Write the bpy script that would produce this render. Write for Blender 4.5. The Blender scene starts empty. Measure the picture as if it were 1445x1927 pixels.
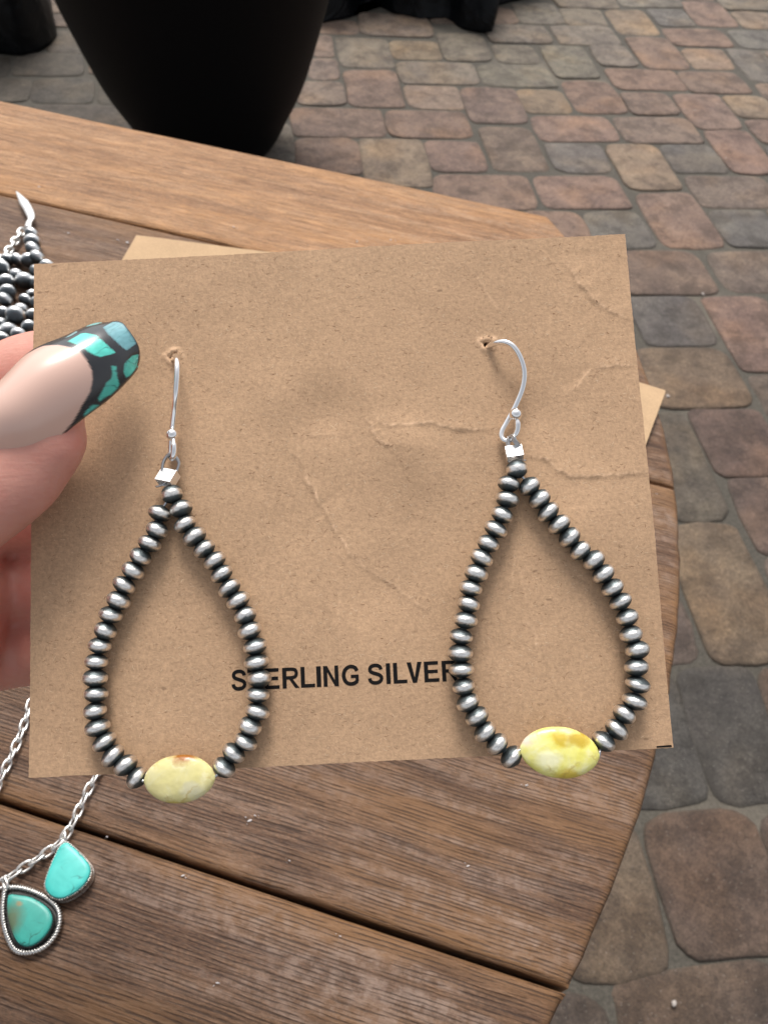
import bpy, bmesh, math, random
from mathutils import Vector, Matrix, noise as mnoise
random.seed(7)
D = {
 'CAM': {"loc":[0,0,1.0],"R":[0.9946849,0.0808277,0.063788],"U":[-0.1029661,0.7808203,0.6162123],"B":[-0.0,-0.6195051,0.7849927]},
 'CARD': {"O":[-0.006106,0.063859,0.921733],"u":[0.9884186,0.1150699,0.0989323],"v":[-0.1495543,0.8491898,0.5064683],"n":[-0.025733,-0.5153984,0.8565642],"w":0.08105,"h":0.06821},
 'EAR': [{"top":[-0.02142,0.00085,0.0019],"L":[[-0.02309,-0.00153,0.0017],[-0.02346,-0.0037,0.0017],[-0.02443,-0.00539,0.0017],[-0.02561,-0.00701,0.0017],[-0.02658,-0.00877,0.0017],[-0.02774,-0.01054,0.0017],[-0.02846,-0.01247,0.0017],[-0.02945,-0.01421,0.0017],[-0.03013,-0.0162,0.0017],[-0.03085,-0.018,0.0017],[-0.03128,-0.01999,0.0017],[-0.03144,-0.02201,0.0017],[-0.03131,-0.024,0.0017],[-0.03146,-0.02607,0.0017],[-0.03115,-0.02809,0.0017],[-0.03028,-0.02987,0.0017],[-0.02923,-0.03161,0.0017],[-0.02764,-0.03281,0.0017],[-0.02623,-0.03436,0.0017]],"R":[[-0.0203,-0.00108,0.0017],[-0.01985,-0.00314,0.0017],[-0.01864,-0.00479,0.0017],[-0.0174,-0.00642,0.0017],[-0.01609,-0.00799,0.0017],[-0.01524,-0.00973,0.0017],[-0.0143,-0.0116,0.0017],[-0.01322,-0.0132,0.0017],[-0.01236,-0.01512,0.0017],[-0.01186,-0.01705,0.0017],[-0.01121,-0.01903,0.0017],[-0.0111,-0.02101,0.0017],[-0.01078,-0.02303,0.0017],[-0.01107,-0.025,0.0017],[-0.01115,-0.02708,0.0017],[-0.0121,-0.02881,0.0017],[-0.01269,-0.03065,0.0017],[-0.01422,-0.03195,0.0017],[-0.01545,-0.03362,0.0017]],"stone":[-0.02072,-0.03459,0.0026],"stsz":[0.00937907137907138,0.006439362439362439],"stend":[[-0.02512,-0.03464,0.0026],[-0.01638,-0.03453,0.0026]],"hook":[[-0.02193,0.01947,-0.0012],[-0.02128,0.01951,0.0006],[-0.02044,0.01893,0.0026],[-0.01987,0.01708,0.0042],[-0.02011,0.01397,0.004],[-0.02077,0.01157,0.0026],[-0.02146,0.00905,0.0014],[-0.02172,0.00664,0.0011],[-0.02155,0.00568,0.0016],[-0.02103,0.00545,0.0026],[-0.02076,0.00654,0.003],[-0.02087,0.00792,0.0028]],"ball":[-0.02109,0.00854,0.0026],"crimp":[-0.02195,0.00304,0.0019],"cang":-22.0,"loop":[[-0.02279,0.00356,0.0016],[-0.02261,0.00494,0.0017],[-0.02202,0.00576,0.002],[-0.02138,0.00602,0.0023],[-0.02086,0.00566,0.0022],[-0.02047,0.00479,0.0019],[-0.02096,0.00345,0.0017]],"tail":[[-0.02232,0.00248,0.0016],[-0.02307,0.00213,0.0014],[-0.02369,0.00206,0.0012]]},{"top":[0.02315,0.0019,0.0019],"L":[[0.02199,7e-05,0.0017],[0.02169,-0.00195,0.0017],[0.0209,-0.00392,0.0017],[0.01995,-0.00572,0.0017],[0.01888,-0.00752,0.0017],[0.01791,-0.0093,0.0017],[0.01711,-0.01123,0.0017],[0.01626,-0.01307,0.0017],[0.01592,-0.01507,0.0017],[0.01542,-0.01704,0.0017],[0.0147,-0.01904,0.0017],[0.01449,-0.0211,0.0017],[0.01452,-0.02313,0.0017],[0.01465,-0.02523,0.0017],[0.01506,-0.02719,0.0017],[0.01608,-0.02892,0.0017],[0.01695,-0.03082,0.0017],[0.01836,-0.03235,0.0017],[0.02002,-0.03396,0.0017]],"R":[[0.02467,-0.00037,0.0017],[0.02585,-0.00209,0.0017],[0.02681,-0.00386,0.0017],[0.02809,-0.00549,0.0017],[0.02927,-0.00721,0.0017],[0.03048,-0.00897,0.0017],[0.0321,-0.01027,0.0017],[0.03317,-0.01207,0.0017],[0.03416,-0.01387,0.0017],[0.03503,-0.01565,0.0017],[0.0357,-0.01765,0.0017],[0.03598,-0.0198,0.0017],[0.03661,-0.02175,0.0017],[0.0363,-0.02386,0.0017],[0.03628,-0.02598,0.0017],[0.03571,-0.02802,0.0017],[0.03428,-0.0295,0.0017],[0.03318,-0.03131,0.0017],[0.03146,-0.03264,0.0017]],"stone":[0.02579,-0.03355,0.0026],"stsz":[0.010358974358974359,0.00685932085932086],"stend":[[0.02106,-0.03296,0.0026],[0.0305,-0.03427,0.0026]],"hook":[[0.02067,0.0192,-0.0012],[0.02091,0.0191,0.0003],[0.02173,0.01904,0.0016],[0.02272,0.01877,0.0024],[0.02369,0.01807,0.0026],[0.02452,0.01665,0.0024],[0.02501,0.01474,0.002],[0.02473,0.01272,0.0016],[0.02373,0.01052,0.0012],[0.02242,0.00834,0.001],[0.02171,0.00717,0.001],[0.02164,0.00629,0.0011],[0.02214,0.0058,0.0013],[0.02278,0.00596,0.0017],[0.02344,0.00665,0.0022],[0.02362,0.00772,0.0024],[0.02348,0.00865,0.0024]],"ball":[0.02342,0.00898,0.0025],"crimp":[0.02296,0.004,0.0019],"cang":4.0,"loop":[[0.02235,0.00445,0.0016],[0.02223,0.0056,0.0015],[0.02249,0.00614,0.0019],[0.02278,0.00603,0.0026],[0.02295,0.00546,0.0026],[0.02357,0.00489,0.0019],[0.02343,0.00437,0.0017]],"tail":[[0.02358,0.0034,0.0016],[0.02418,0.00317,0.0012],[0.02458,0.00321,0.0009]]}],
 'HOLES': [[-0.02144,0.01987,-0.0],[0.02075,0.01944,0.0]],
 'CREASE': [{"p":[[0.01826,0.03132,-0.0],[0.02013,0.02871,0.0],[0.02173,0.0256,-0.0],[0.02306,0.02402,0.0]],"h":0.1},{"p":[[0.032,0.03089,-0.0],[0.03343,0.028,0.0],[0.03504,0.02564,0.0],[0.03703,0.02366,-0.0],[0.04034,0.02213,0.0]],"h":0.3},{"p":[[0.03196,0.03227,0.0],[0.03306,0.03236,-0.0],[0.03704,0.0323,0.0]],"h":0.1},{"p":[[0.00483,0.01072,-0.0],[0.00619,0.00942,-0.0],[0.00899,0.00899,0.0],[0.01252,0.00895,-0.0],[0.016,0.00813,0.0],[0.02126,0.00771,0.0]],"h":0.26},{"p":[[0.00409,0.01004,0.0],[0.00514,0.00825,-0.0],[0.00578,0.00677,0.0],[0.00779,0.0061,0.0]],"h":0.3},{"p":[[-0.00629,0.00645,-0.0],[-0.00473,0.00458,-0.0],[-0.00385,0.00169,0.0],[-0.00201,-0.00159,0.0],[-8e-05,-0.00553,0.0],[0.00122,-0.00768,-0.0],[0.0032,-0.00985,-0.0]],"h":0.24},{"p":[[0.0032,-0.00985,-0.0],[0.00654,-0.01207,-0.0],[0.00982,-0.01496,-0.0],[0.01251,-0.01577,0.0]],"h":0.12},{"p":[[0.02453,0.00418,0.0],[0.02693,0.00356,-0.0],[0.02957,0.00143,0.0],[0.03266,0.00085,-0.0],[0.0358,0.00091,0.0],[0.04054,0.00095,0.0]],"h":0.3},{"p":[[0.03479,0.01561,-0.0],[0.03706,0.01564,0.0],[0.04032,0.01561,-0.0]],"h":0.22},{"p":[[0.03479,0.01561,-0.0],[0.03303,0.01408,-0.0],[0.03072,0.01179,0.0]],"h":0.14},{"p":[[0.02255,-0.01693,-0.0],[0.02394,-0.01835,-0.0],[0.02436,-0.02005,0.0],[0.02467,-0.0224,0.0]],"h":0.14},{"p":[[-0.00065,-0.01104,0.0],[-0.00047,-0.01515,0.0],[-0.0008,-0.01986,-0.0]],"h":0.07},{"p":[[0.02242,-0.00594,0.0],[0.02326,-0.01357,0.0],[0.02409,-0.01632,-0.0]],"h":0.06},{"p":[[-0.00517,0.00819,0.0],[-0.00234,0.00841,-0.0],[0.00189,0.00819,0.0]],"h":0.09},{"p":[[0.02516,-0.02936,0.0],[0.02588,-0.03051,0.0]],"h":0.08},{"p":[[0.02208,-0.00593,0.0],[0.02234,-0.01009,-0.0],[0.02169,-0.01349,0.0]],"h":0.1}],
 'BUCKLE': [[-0.00152,0.01127,0.00385,-0.000665],[0.01153,0.00376,0.0056,0.000665],[0.00888,0.00676,0.0028,0.00038],[0.00513,-0.01269,0.0042,-0.00038],[0.03378,-0.0065,0.0084,0.00057],[0.02596,0.0095,0.0042,-0.000285],[-0.00643,0.01334,0.0042,0.00038],[-0.02362,0.00339,0.0105,0.00038]],
 'TEXT': [["S",-0.01461,-0.01271,-0.02453],["T",-0.01258,-0.01068,-0.02454],["E",-0.01041,-0.00851,-0.02455],["R",-0.00813,-0.00603,-0.02456],["L",-0.0058,-0.004,-0.02457],["I",-0.0038,-0.00322,-0.02458],["N",-0.00291,-0.00099,-0.02459],["G",-0.00058,0.00159,-0.0246],["S",0.00274,0.0047,-0.02461],["I",0.00507,0.00561,-0.02463],["L",0.00598,0.00772,-0.02463],["V",0.00772,0.00964,-0.02464],["E",0.00991,0.0118,-0.02465],["R",0.01218,0.01423,-0.02466]],
 'CAPH': 0.00259,
 'NAIL': [{"a":[-0.04465,0.01021,0.0096],"b":[-0.04019,0.00369,0.009],"h":2.2},{"a":[-0.04237,0.01215,0.0103],"b":[-0.03708,0.00472,0.0096],"h":2.9},{"a":[-0.03955,0.01429,0.0106],"b":[-0.03415,0.00627,0.0096],"h":3.3},{"a":[-0.03626,0.01801,0.0099],"b":[-0.03046,0.00947,0.0089],"h":3.3},{"a":[-0.03267,0.02026,0.0086],"b":[-0.02737,0.01247,0.0076],"h":3.0},{"a":[-0.02979,0.02231,0.007],"b":[-0.02518,0.01552,0.0062],"h":2.5},{"a":[-0.02822,0.02312,0.0056],"b":[-0.02442,0.01733,0.005],"h":1.9}],
 'SMILE': [[0.463,0.0],[0.513,0.033],[0.562,0.05],[0.625,0.167],[0.663,0.283],[0.7,0.433],[0.7,0.567],[0.688,0.7],[0.663,0.783],[0.613,0.867],[0.55,0.917],[0.513,0.95],[0.463,0.983],[0.413,1.0]],
 'ART': [[[0.663,0.15],[0.713,0.133],[0.75,0.117],[0.775,0.167],[0.825,0.317],[0.838,0.45],[0.85,0.6],[0.863,0.733],[0.825,0.717],[0.763,0.667],[0.738,0.583],[0.725,0.5],[0.713,0.383],[0.688,0.267]],[[0.875,0.183],[0.975,0.083],[1.0,0.25],[1.0,0.467],[1.0,0.667],[1.0,0.767],[0.913,0.783],[0.9,0.7],[0.888,0.55],[0.875,0.383]],[[0.85,0.85],[0.938,0.833],[1.0,0.867],[1.0,0.933],[0.975,1.0],[0.888,1.0],[0.812,1.0],[0.788,0.983],[0.8,0.917]],[[0.788,0.767],[0.812,0.817],[0.775,0.9],[0.75,0.983],[0.725,1.0],[0.675,1.0],[0.638,0.983],[0.6,0.983],[0.613,0.95],[0.663,0.917],[0.7,0.883],[0.738,0.883],[0.763,0.85]],[[0.562,0.967],[0.588,0.967],[0.613,1.0],[0.588,1.0],[0.537,1.0],[0.513,1.0],[0.525,0.983]],[[0.775,0.0],[0.825,0.0],[0.913,0.0],[0.913,0.067],[0.85,0.083],[0.8,0.05]],[[0.663,0.083],[0.713,0.033],[0.738,0.017],[0.738,0.083],[0.7,0.1]]],
 'THUMB': [[[-0.03303,0.01118,0.0046],0.0016,0.0018],[[-0.03399,0.00997,0.0052],0.004,0.0032],[[-0.03545,0.00868,0.006],0.0057,0.0046],[[-0.03801,0.0072,0.0062],0.0073,0.004900000000000001],[[-0.04088,0.00528,0.0064],0.008199999999999999,0.0050999999999999995],[[-0.04535,0.00232,0.0066],0.0086,0.0055],[[-0.0502,-0.0016,0.0082],0.0088,0.0066],[[-0.05519,-0.00607,0.011],0.009,0.008199999999999999],[[-0.06246,-0.01035,0.011],0.0092,0.0088],[[-0.07347,-0.0148,0.008],0.011,0.011],[[-0.09249,-0.02025,-0.0],0.014,0.013],[[-0.11504,-0.02357,-0.008],0.016,0.013]],
 'FINGY': [0.01839,0.00531,-0.00715,-0.01818],
 'PAV': {"A1":[[-0.371,2.777],[-0.259,2.816],[-0.239,2.72],[-0.358,2.68]],"A2":[[-0.254,2.906],[-0.027,2.879],[0.0,2.741],[-0.23,2.718]],"A3":[[-0.357,2.668],[-0.327,2.676],[-0.297,2.524],[-0.355,2.51]],"A4":[[-0.349,2.492],[-0.291,2.506],[-0.261,2.37],[-0.353,2.348]],"A5":[[-0.35,2.329],[-0.255,2.345],[-0.224,2.219],[-0.359,2.185]],"A6":[[-0.305,2.671],[-0.147,2.684],[-0.11,2.487],[-0.258,2.459]],"A7":[[-0.135,2.683],[0.01,2.716],[0.033,2.583],[-0.108,2.552]],"A8":[[-0.104,2.529],[0.134,2.572],[0.143,2.435],[-0.071,2.388]],"A9":[[-0.251,2.422],[-0.108,2.46],[-0.06,2.236],[-0.206,2.213]],"A10":[[-0.067,2.371],[0.083,2.399],[0.104,2.26],[-0.039,2.238]],"A11":[[-0.373,2.157],[-0.128,2.201],[-0.101,2.058],[-0.33,2.009]],"A12":[[-0.111,2.198],[0.105,2.237],[0.133,2.101],[-0.083,2.059]],"A13":[[-0.328,1.992],[-0.179,2.021],[-0.142,1.849],[-0.301,1.827]],"A14":[[-0.159,2.019],[-0.005,2.049],[0.032,1.822],[-0.125,1.801]],"A15":[[0.009,2.051],[0.143,2.073],[0.174,1.929],[0.036,1.901]],"A16":[[0.042,1.886],[0.271,1.919],[0.295,1.771],[0.054,1.732]],"A17":[[-0.449,2.054],[-0.363,2.061],[-0.313,1.862],[-0.41,1.842]],"B1":[[0.118,3.029],[0.255,3.079],[0.281,2.942],[0.128,2.897]],"B2":[[0.263,3.102],[0.405,3.153],[0.439,2.975],[0.294,2.946]],"B3":[[0.432,3.105],[0.577,3.133],[0.583,2.994],[0.455,2.967]],"B4":[[0.173,2.892],[0.36,2.931],[0.391,2.796],[0.19,2.758]],"B5":[[0.389,2.934],[0.59,2.992],[0.621,2.842],[0.421,2.8]],"B6":[[0.011,2.785],[0.157,2.788],[0.187,2.609],[0.051,2.583]],"B7":[[0.188,2.732],[0.317,2.75],[0.345,2.625],[0.217,2.608]],"B8":[[0.346,2.761],[0.481,2.791],[0.519,2.569],[0.396,2.532]],"B9":[[0.4,2.518],[0.545,2.541],[0.585,2.348],[0.441,2.314]],"B10":[[0.143,2.563],[0.344,2.604],[0.392,2.472],[0.169,2.432]],"B11":[[0.097,2.396],[0.25,2.42],[0.288,2.218],[0.132,2.189]],"B12":[[0.258,2.421],[0.391,2.448],[0.421,2.309],[0.287,2.283]],"C1":[[0.407,3.266],[0.634,3.331],[0.644,3.171],[0.437,3.125]],"C2":[[0.65,3.352],[0.876,3.416],[0.884,3.263],[0.665,3.187]],"C3":[[0.594,3.13],[0.727,3.179],[0.766,2.971],[0.631,2.93]],"C4":[[0.755,3.187],[0.88,3.226],[0.908,3.085],[0.78,3.042]],"C5":[[0.897,3.298],[1.03,3.335],[1.068,3.118],[0.921,3.084]],"C6":[[1.023,3.442],[1.273,3.513],[1.278,3.324],[1.052,3.268]],"C7":[[1.069,3.247],[1.201,3.288],[1.205,3.14],[1.087,3.108]],"C8":[[0.644,2.905],[0.783,2.932],[0.827,2.71],[0.684,2.675]],"C9":[[0.782,3.019],[0.98,3.071],[1.018,2.93],[0.81,2.886]],"C10":[[1.018,3.057],[1.179,3.109],[1.178,2.948],[1.039,2.926]],"C11":[[0.517,2.803],[0.62,2.833],[0.665,2.686],[0.537,2.663]],"C12":[[0.821,2.858],[0.966,2.884],[0.97,2.74],[0.845,2.714]],"C13":[[0.982,2.899],[1.104,2.907],[1.112,2.676],[1.012,2.66]],"C14":[[0.543,2.637],[0.764,2.671],[0.791,2.545],[0.575,2.5]],"C15":[[0.775,2.665],[0.958,2.709],[1.005,2.573],[0.806,2.536]],"C16":[[1.022,2.635],[1.109,2.663],[1.114,2.545],[1.038,2.535]],"C17":[[0.58,2.469],[0.712,2.505],[0.742,2.378],[0.602,2.339]],"C18":[[0.734,2.501],[0.877,2.523],[0.915,2.322],[0.786,2.291]],"C19":[[0.894,2.525],[1.024,2.555],[1.051,2.418],[0.926,2.397]],"E1":[[0.296,2.26],[0.51,2.3],[0.544,2.171],[0.326,2.123]],"E2":[[0.536,2.306],[0.755,2.346],[0.779,2.207],[0.564,2.168]],"E3":[[0.931,2.368],[1.047,2.404],[1.041,2.254],[0.962,2.246]],"E4":[[0.332,2.1],[0.479,2.129],[0.5,1.99],[0.361,1.962]],"E5":[[0.496,2.132],[0.634,2.161],[0.675,1.939],[0.541,1.912]],"E6":[[0.655,2.166],[0.793,2.201],[0.82,2.057],[0.676,2.023]],"E7":[[0.794,2.276],[0.926,2.31],[0.943,2.071],[0.838,2.058]],"E7b":[[0.966,2.223],[1.087,2.254],[1.08,2.09],[0.963,2.072]],"E8":[[0.288,1.922],[0.501,1.963],[0.53,1.822],[0.325,1.781]],"E9":[[0.696,2.002],[0.904,2.044],[0.927,1.903],[0.718,1.863]],"E10":[[0.551,1.886],[0.688,1.918],[0.742,1.688],[0.596,1.665]],"E11":[[0.41,1.774],[0.531,1.805],[0.579,1.658],[0.432,1.636]],"E12":[[0.73,1.838],[0.867,1.869],[0.896,1.723],[0.752,1.693]],"E13":[[0.887,1.878],[1.051,1.909],[1.047,1.755],[0.91,1.725]],"E14":[[0.268,1.752],[0.396,1.764],[0.416,1.633],[0.288,1.61]],"F1":[[0.462,1.618],[0.655,1.644],[0.69,1.5],[0.475,1.459]],"F2":[[0.692,1.65],[0.882,1.691],[0.887,1.539],[0.713,1.509]],"F3":[[0.479,1.444],[0.628,1.465],[0.646,1.318],[0.504,1.291]],"F4":[[0.648,1.473],[0.79,1.497],[0.821,1.259],[0.691,1.244]],"F4r":[[0.806,1.492],[0.978,1.521],[0.983,1.383],[0.818,1.356]],"F5":[[0.469,1.268],[0.657,1.297],[0.686,1.141],[0.501,1.107]],"F6":[[0.703,1.224],[0.868,1.255],[0.871,1.119],[0.714,1.093]],"F7":[[0.558,1.104],[0.692,1.123],[0.721,0.969],[0.585,0.947]],"F8":[[0.447,1.081],[0.547,1.093],[0.578,0.847],[0.48,0.832]],"G1":[[0.601,0.934],[0.747,0.958],[0.769,0.805],[0.623,0.781]],"G2":[[0.48,0.818],[0.586,0.829],[0.626,0.587],[0.497,0.57]],"G2r":[[0.624,0.77],[0.766,0.794],[0.777,0.688],[0.643,0.672]],"G3":[[0.34,0.674],[0.463,0.689],[0.481,0.566],[0.368,0.553]],"G4":[[0.453,0.548],[0.557,0.56],[0.574,0.378],[0.469,0.361]],"G4L":[[0.312,0.532],[0.441,0.544],[0.454,0.359],[0.331,0.345]],"G4R":[[0.569,0.561],[0.694,0.576],[0.698,0.391],[0.589,0.38]],"H1":[[0.37,0.327],[0.508,0.351],[0.535,0.196],[0.4,0.181]],"H1r":[[0.525,0.35],[0.648,0.365],[0.658,0.207],[0.547,0.196]],"H2":[[0.246,0.299],[0.359,0.316],[0.372,0.168],[0.265,0.139]],"H3":[[0.318,0.144],[0.506,0.179],[0.53,0.043],[0.33,0.018]],"H4":[[0.219,0.12],[0.292,0.124],[0.312,0.025],[0.231,0.019]],"I1":[[-1.079,2.172],[-0.938,2.209],[-0.891,2.076],[-1.041,2.042]],"I2":[[-1.254,2.138],[-1.096,2.168],[-1.056,2.048],[-1.215,2.011]],"I3":[[-1.187,2.307],[-1.027,2.358],[-0.956,2.234],[-1.141,2.186]],"I4":[[-1.166,2.486],[-1.057,2.523],[-0.966,2.388],[-1.095,2.352]],"I5":[[-1.028,2.02],[-0.782,2.073],[-0.728,1.94],[-0.98,1.886]],"I5R":[[-0.913,2.206],[-0.77,2.24],[-0.72,2.109],[-0.866,2.075]],"I6":[[-1.204,1.983],[-1.045,2.016],[-0.998,1.882],[-1.159,1.847]],"I3L":[[-1.362,2.252],[-1.211,2.297],[-1.156,2.179],[-1.321,2.139]],"D1":[[0.152,2.159],[0.287,2.185],[0.336,1.962],[0.196,1.94]]},
 'YAW': 0.1897,
 'TABLE': {"c":[-0.2513,0.21988],"yaw":-0.19862,"r":0.36293,"z":0.78},
 'JOINTS': [0.2274,0.1394,0.0526,-0.126],
 'SPECKS': [[-0.16642,0.32544,0.78,0.0022],[-0.14205,0.32392,0.78,0.002],[-0.13698,0.32256,0.78,0.003],[-0.13279,0.32793,0.78,0.0015],[-0.04242,0.0461,0.78,0.0016],[-0.02668,0.063,0.78,0.0012],[-0.02786,0.06147,0.78,0.002],[-0.02733,0.34352,0.78,0.0018],[-0.0108,0.34797,0.78,0.0025],[0.04888,0.07911,0.78,0.0016],[-0.01545,0.05238,0.78,0.001],[2e-05,0.03587,0.78,0.001],[-0.06472,0.05363,0.78,0.001],[-0.19434,0.36326,0.78,0.002],[-0.08975,0.34491,0.78,0.002],[0.03226,0.05566,0.78,0.0015],[-0.02838,0.02313,0.78,0.0015],[0.1029,0.19591,0.78,0.0008]],
 'CARDA': [[-0.13391,0.32819,0.78],-0.0405],
 'CARDB': [[0.11358,0.25229,0.783],2.6946,-1.8575],
 'BRAC': [[-0.18022,0.31649,0.7845,0.00311],[-0.17733,0.31003,0.7845,0.00352],[-0.1745,0.30371,0.7845,0.00362],[-0.16946,0.29617,0.7845,0.00326],[-0.17391,0.29581,0.7845,0.00327],[-0.17922,0.29574,0.7845,0.00299],[-0.18366,0.29539,0.7845,0.00285],[-0.1846,0.2913,0.7845,0.00284],[-0.18147,0.28585,0.7845,0.00309],[-0.17503,0.28402,0.7845,0.00306],[-0.17007,0.28071,0.7845,0.0036],[-0.17742,0.27861,0.7845,0.00333],[-0.17416,0.27143,0.7845,0.00328],[-0.17197,0.26389,0.7845,0.00322],[-0.17055,0.25719,0.7845,0.00304],[-0.16539,0.26814,0.7845,0.00266],[-0.1645,0.26126,0.7845,0.0029],[-0.16431,0.27312,0.7845,0.00226],[-0.16337,0.25385,0.7845,0.00368],[-0.16423,0.24631,0.7845,0.0035],[-0.16473,0.24047,0.7845,0.00319],[-0.16428,0.29231,0.7845,0.00322],[-0.16926,0.25027,0.7845,0.003],[-0.18858,0.28801,0.7845,0.00328],[-0.18449,0.28028,0.7845,0.00322],[-0.18357,0.27305,0.7845,0.00318],[-0.17966,0.26573,0.7845,0.00312],[-0.17719,0.25837,0.7845,0.00307],[-0.16957,0.244,0.7845,0.00297],[-0.16733,0.28749,0.7845,0.0032],[-0.15908,0.26606,0.7845,0.00305],[-0.15797,0.25776,0.7845,0.003],[-0.15715,0.2504,0.7845,0.00296],[-0.1581,0.24297,0.7845,0.00292],[-0.19277,0.29595,0.7845,0.00334],[-0.1629,0.28488,0.7845,0.00317],[-0.16447,0.27961,0.7845,0.00315]],
 'BCHAIN': [[-0.18562,0.31983,0.783],[-0.18585,0.31411,0.783],[-0.18584,0.30855,0.783],[-0.18583,0.30309,0.783],[-0.18614,0.29856,0.783],[-0.18707,0.29311,0.783]],
 'CLAW': [[-0.20057,0.35102,0.784,-0.20039,0.35053,0.784],[-0.19563,0.34307,0.784,-0.19499,0.34579,0.784],[-0.19246,0.33753,0.784,-0.19081,0.34194,0.784],[-0.18969,0.33303,0.784,-0.18607,0.33573,0.784],[-0.18696,0.32859,0.784,-0.18278,0.32938,0.784],[-0.18552,0.32397,0.784,-0.18369,0.32626,0.784],[-0.18493,0.32023,0.784,-0.18203,0.32173,0.784]],
 'NCHAIN': [[[-0.09725,0.08844,0.7818],[-0.09687,0.08402,0.7818],[-0.09663,0.07558,0.7818],[-0.0972,0.0673,0.7818],[-0.09809,0.05739,0.7818],[-0.0999,0.04636,0.7818]],[[-0.06982,0.07812,0.7818],[-0.072,0.06902,0.7818],[-0.07324,0.06275,0.7818],[-0.07447,0.05422,0.7818],[-0.07642,0.04998,0.7818],[-0.08117,0.04531,0.7818],[-0.08597,0.04088,0.7818],[-0.09091,0.03459,0.7818],[-0.09667,0.02636,0.7818]]],
 'PEND': [{"stone":[[-0.07383,0.05043,0.785],[-0.07214,0.04988,0.785],[-0.06982,0.04851,0.785],[-0.06741,0.04682,0.785],[-0.06585,0.04541,0.785],[-0.06514,0.04377,0.785],[-0.06532,0.04205,0.785],[-0.06633,0.04011,0.785],[-0.06795,0.03846,0.785],[-0.07008,0.03727,0.785],[-0.07222,0.03723,0.785],[-0.07419,0.0382,0.785],[-0.07546,0.03974,0.785],[-0.0758,0.04172,0.785],[-0.07567,0.04446,0.785],[-0.07536,0.04727,0.785],[-0.07492,0.04925,0.785]],"ring":[[-0.0756,0.05296,0.783],[-0.07488,0.05086,0.783]]},{"stone":[[-0.08366,0.03704,0.785],[-0.08121,0.03721,0.785],[-0.07825,0.03699,0.785],[-0.07542,0.03612,0.785],[-0.07278,0.03474,0.785],[-0.07126,0.03296,0.785],[-0.07096,0.03108,0.785],[-0.0715,0.02915,0.785],[-0.07277,0.02734,0.785],[-0.07463,0.02625,0.785],[-0.07676,0.02636,0.785],[-0.07861,0.02757,0.785],[-0.08055,0.02988,0.785],[-0.08217,0.03226,0.785],[-0.08342,0.03504,0.785]],"outer":[[-0.08542,0.03861,0.782],[-0.0825,0.03912,0.782],[-0.07864,0.03858,0.782],[-0.07494,0.03743,0.782],[-0.0718,0.03574,0.782],[-0.07016,0.03361,0.782],[-0.06965,0.03109,0.782],[-0.07012,0.02883,0.782],[-0.07153,0.02683,0.782],[-0.07388,0.02554,0.782],[-0.07653,0.02515,0.782],[-0.07873,0.02587,0.782],[-0.08096,0.028,0.782],[-0.08301,0.03081,0.782],[-0.0845,0.0339,0.782],[-0.08533,0.03678,0.782]],"ring":[[-0.08685,0.04078,0.783],[-0.08503,0.03843,0.783]]}],
 'BAGL': [[-1.52785,2.40871,0.0],[-1.34877,2.28565,0.0],[-1.23469,2.30669,0.0],[-1.16378,2.30217,0.0],[-1.13251,2.34333,0.0],[-1.11514,2.40484,0.0],[-1.12058,2.46646,0.0],[-1.16181,2.56686,0.0],[-1.21328,2.66168,0.0],[-1.32908,2.86473,0.0],[-1.592,2.94061,0.0]],
 'BAGR': [[-0.37175,2.75453,0.0],[-0.30864,2.80701,0.0],[-0.27054,2.84451,0.0],[-0.26103,2.96026,0.0],[-0.22016,2.99105,0.0],[-0.14067,2.9073,0.0],[-0.04921,2.87616,0.0],[0.03895,2.90892,0.0],[0.09423,2.83261,0.0],[0.15603,2.81769,0.0],[0.19122,2.82241,0.0],[0.18697,3.04424,0.0],[0.25915,3.12381,0.0],[0.33714,3.18645,0.0],[0.40386,3.36669,0.0],[0.10194,3.57056,0.0],[-0.25735,3.40001,0.0],[-0.42864,3.1791,0.0]],
 'DEB': [[0.64805,1.4801,0.012],[0.51909,1.13402,0.012],[0.37715,0.1293,0.012],[0.82376,2.12096,0.012],[0.78657,2.397,0.012]],
 'POT': {"c":[-0.537,1.9254],"h":[0,0.03,0.08,0.16,0.28,0.42,0.6],"r":[0.1486,0.1723,0.199,0.2394,0.2798,0.3197,0.3714]}
}

S = bpy.context.scene
COL = S.collection
V = Vector

# ------------------------------------------------------------------ camera, sky, sun, exposure
cd = bpy.data.cameras.new('camera'); cam = bpy.data.objects.new('camera', cd); COL.objects.link(cam)
c = D['CAM']
mw = Matrix((c['R'], c['U'], c['B'])).transposed().to_4x4(); mw.translation = V(c['loc'])
cam.matrix_world = mw
cd.sensor_fit = 'VERTICAL'; cd.sensor_height = 36.0; cd.lens = 36.0 * 1447.0 / 1927.0
cd.clip_start = 0.004; cd.clip_end = 200.0
cd.dof.use_dof = True; cd.dof.focus_distance = 0.100; cd.dof.aperture_fstop = cd.lens / 0.40
S.camera = cam
w = bpy.data.worlds.new('World'); S.world = w; w.use_nodes = True
nt = w.node_tree; bg = nt.nodes['Background']
sky = nt.nodes.new('ShaderNodeTexSky'); sky.sky_type = 'NISHITA'; sky.sun_disc = False
SUN_EL, SUN_AZ = math.radians(57), math.radians(-14)       # azimuth measured from +Y towards +X
sky.sun_elevation = SUN_EL; sky.sun_rotation = SUN_AZ
sky.air_density = 1.0; sky.dust_density = 4.0; sky.ozone_density = 1.0
hs = nt.nodes.new('ShaderNodeHueSaturation'); hs.inputs['Saturation'].default_value = 0.22
nt.links.new(sky.outputs[0], hs.inputs['Color']); nt.links.new(hs.outputs[0], bg.inputs[0])
bg.inputs[1].default_value = 0.13
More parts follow.
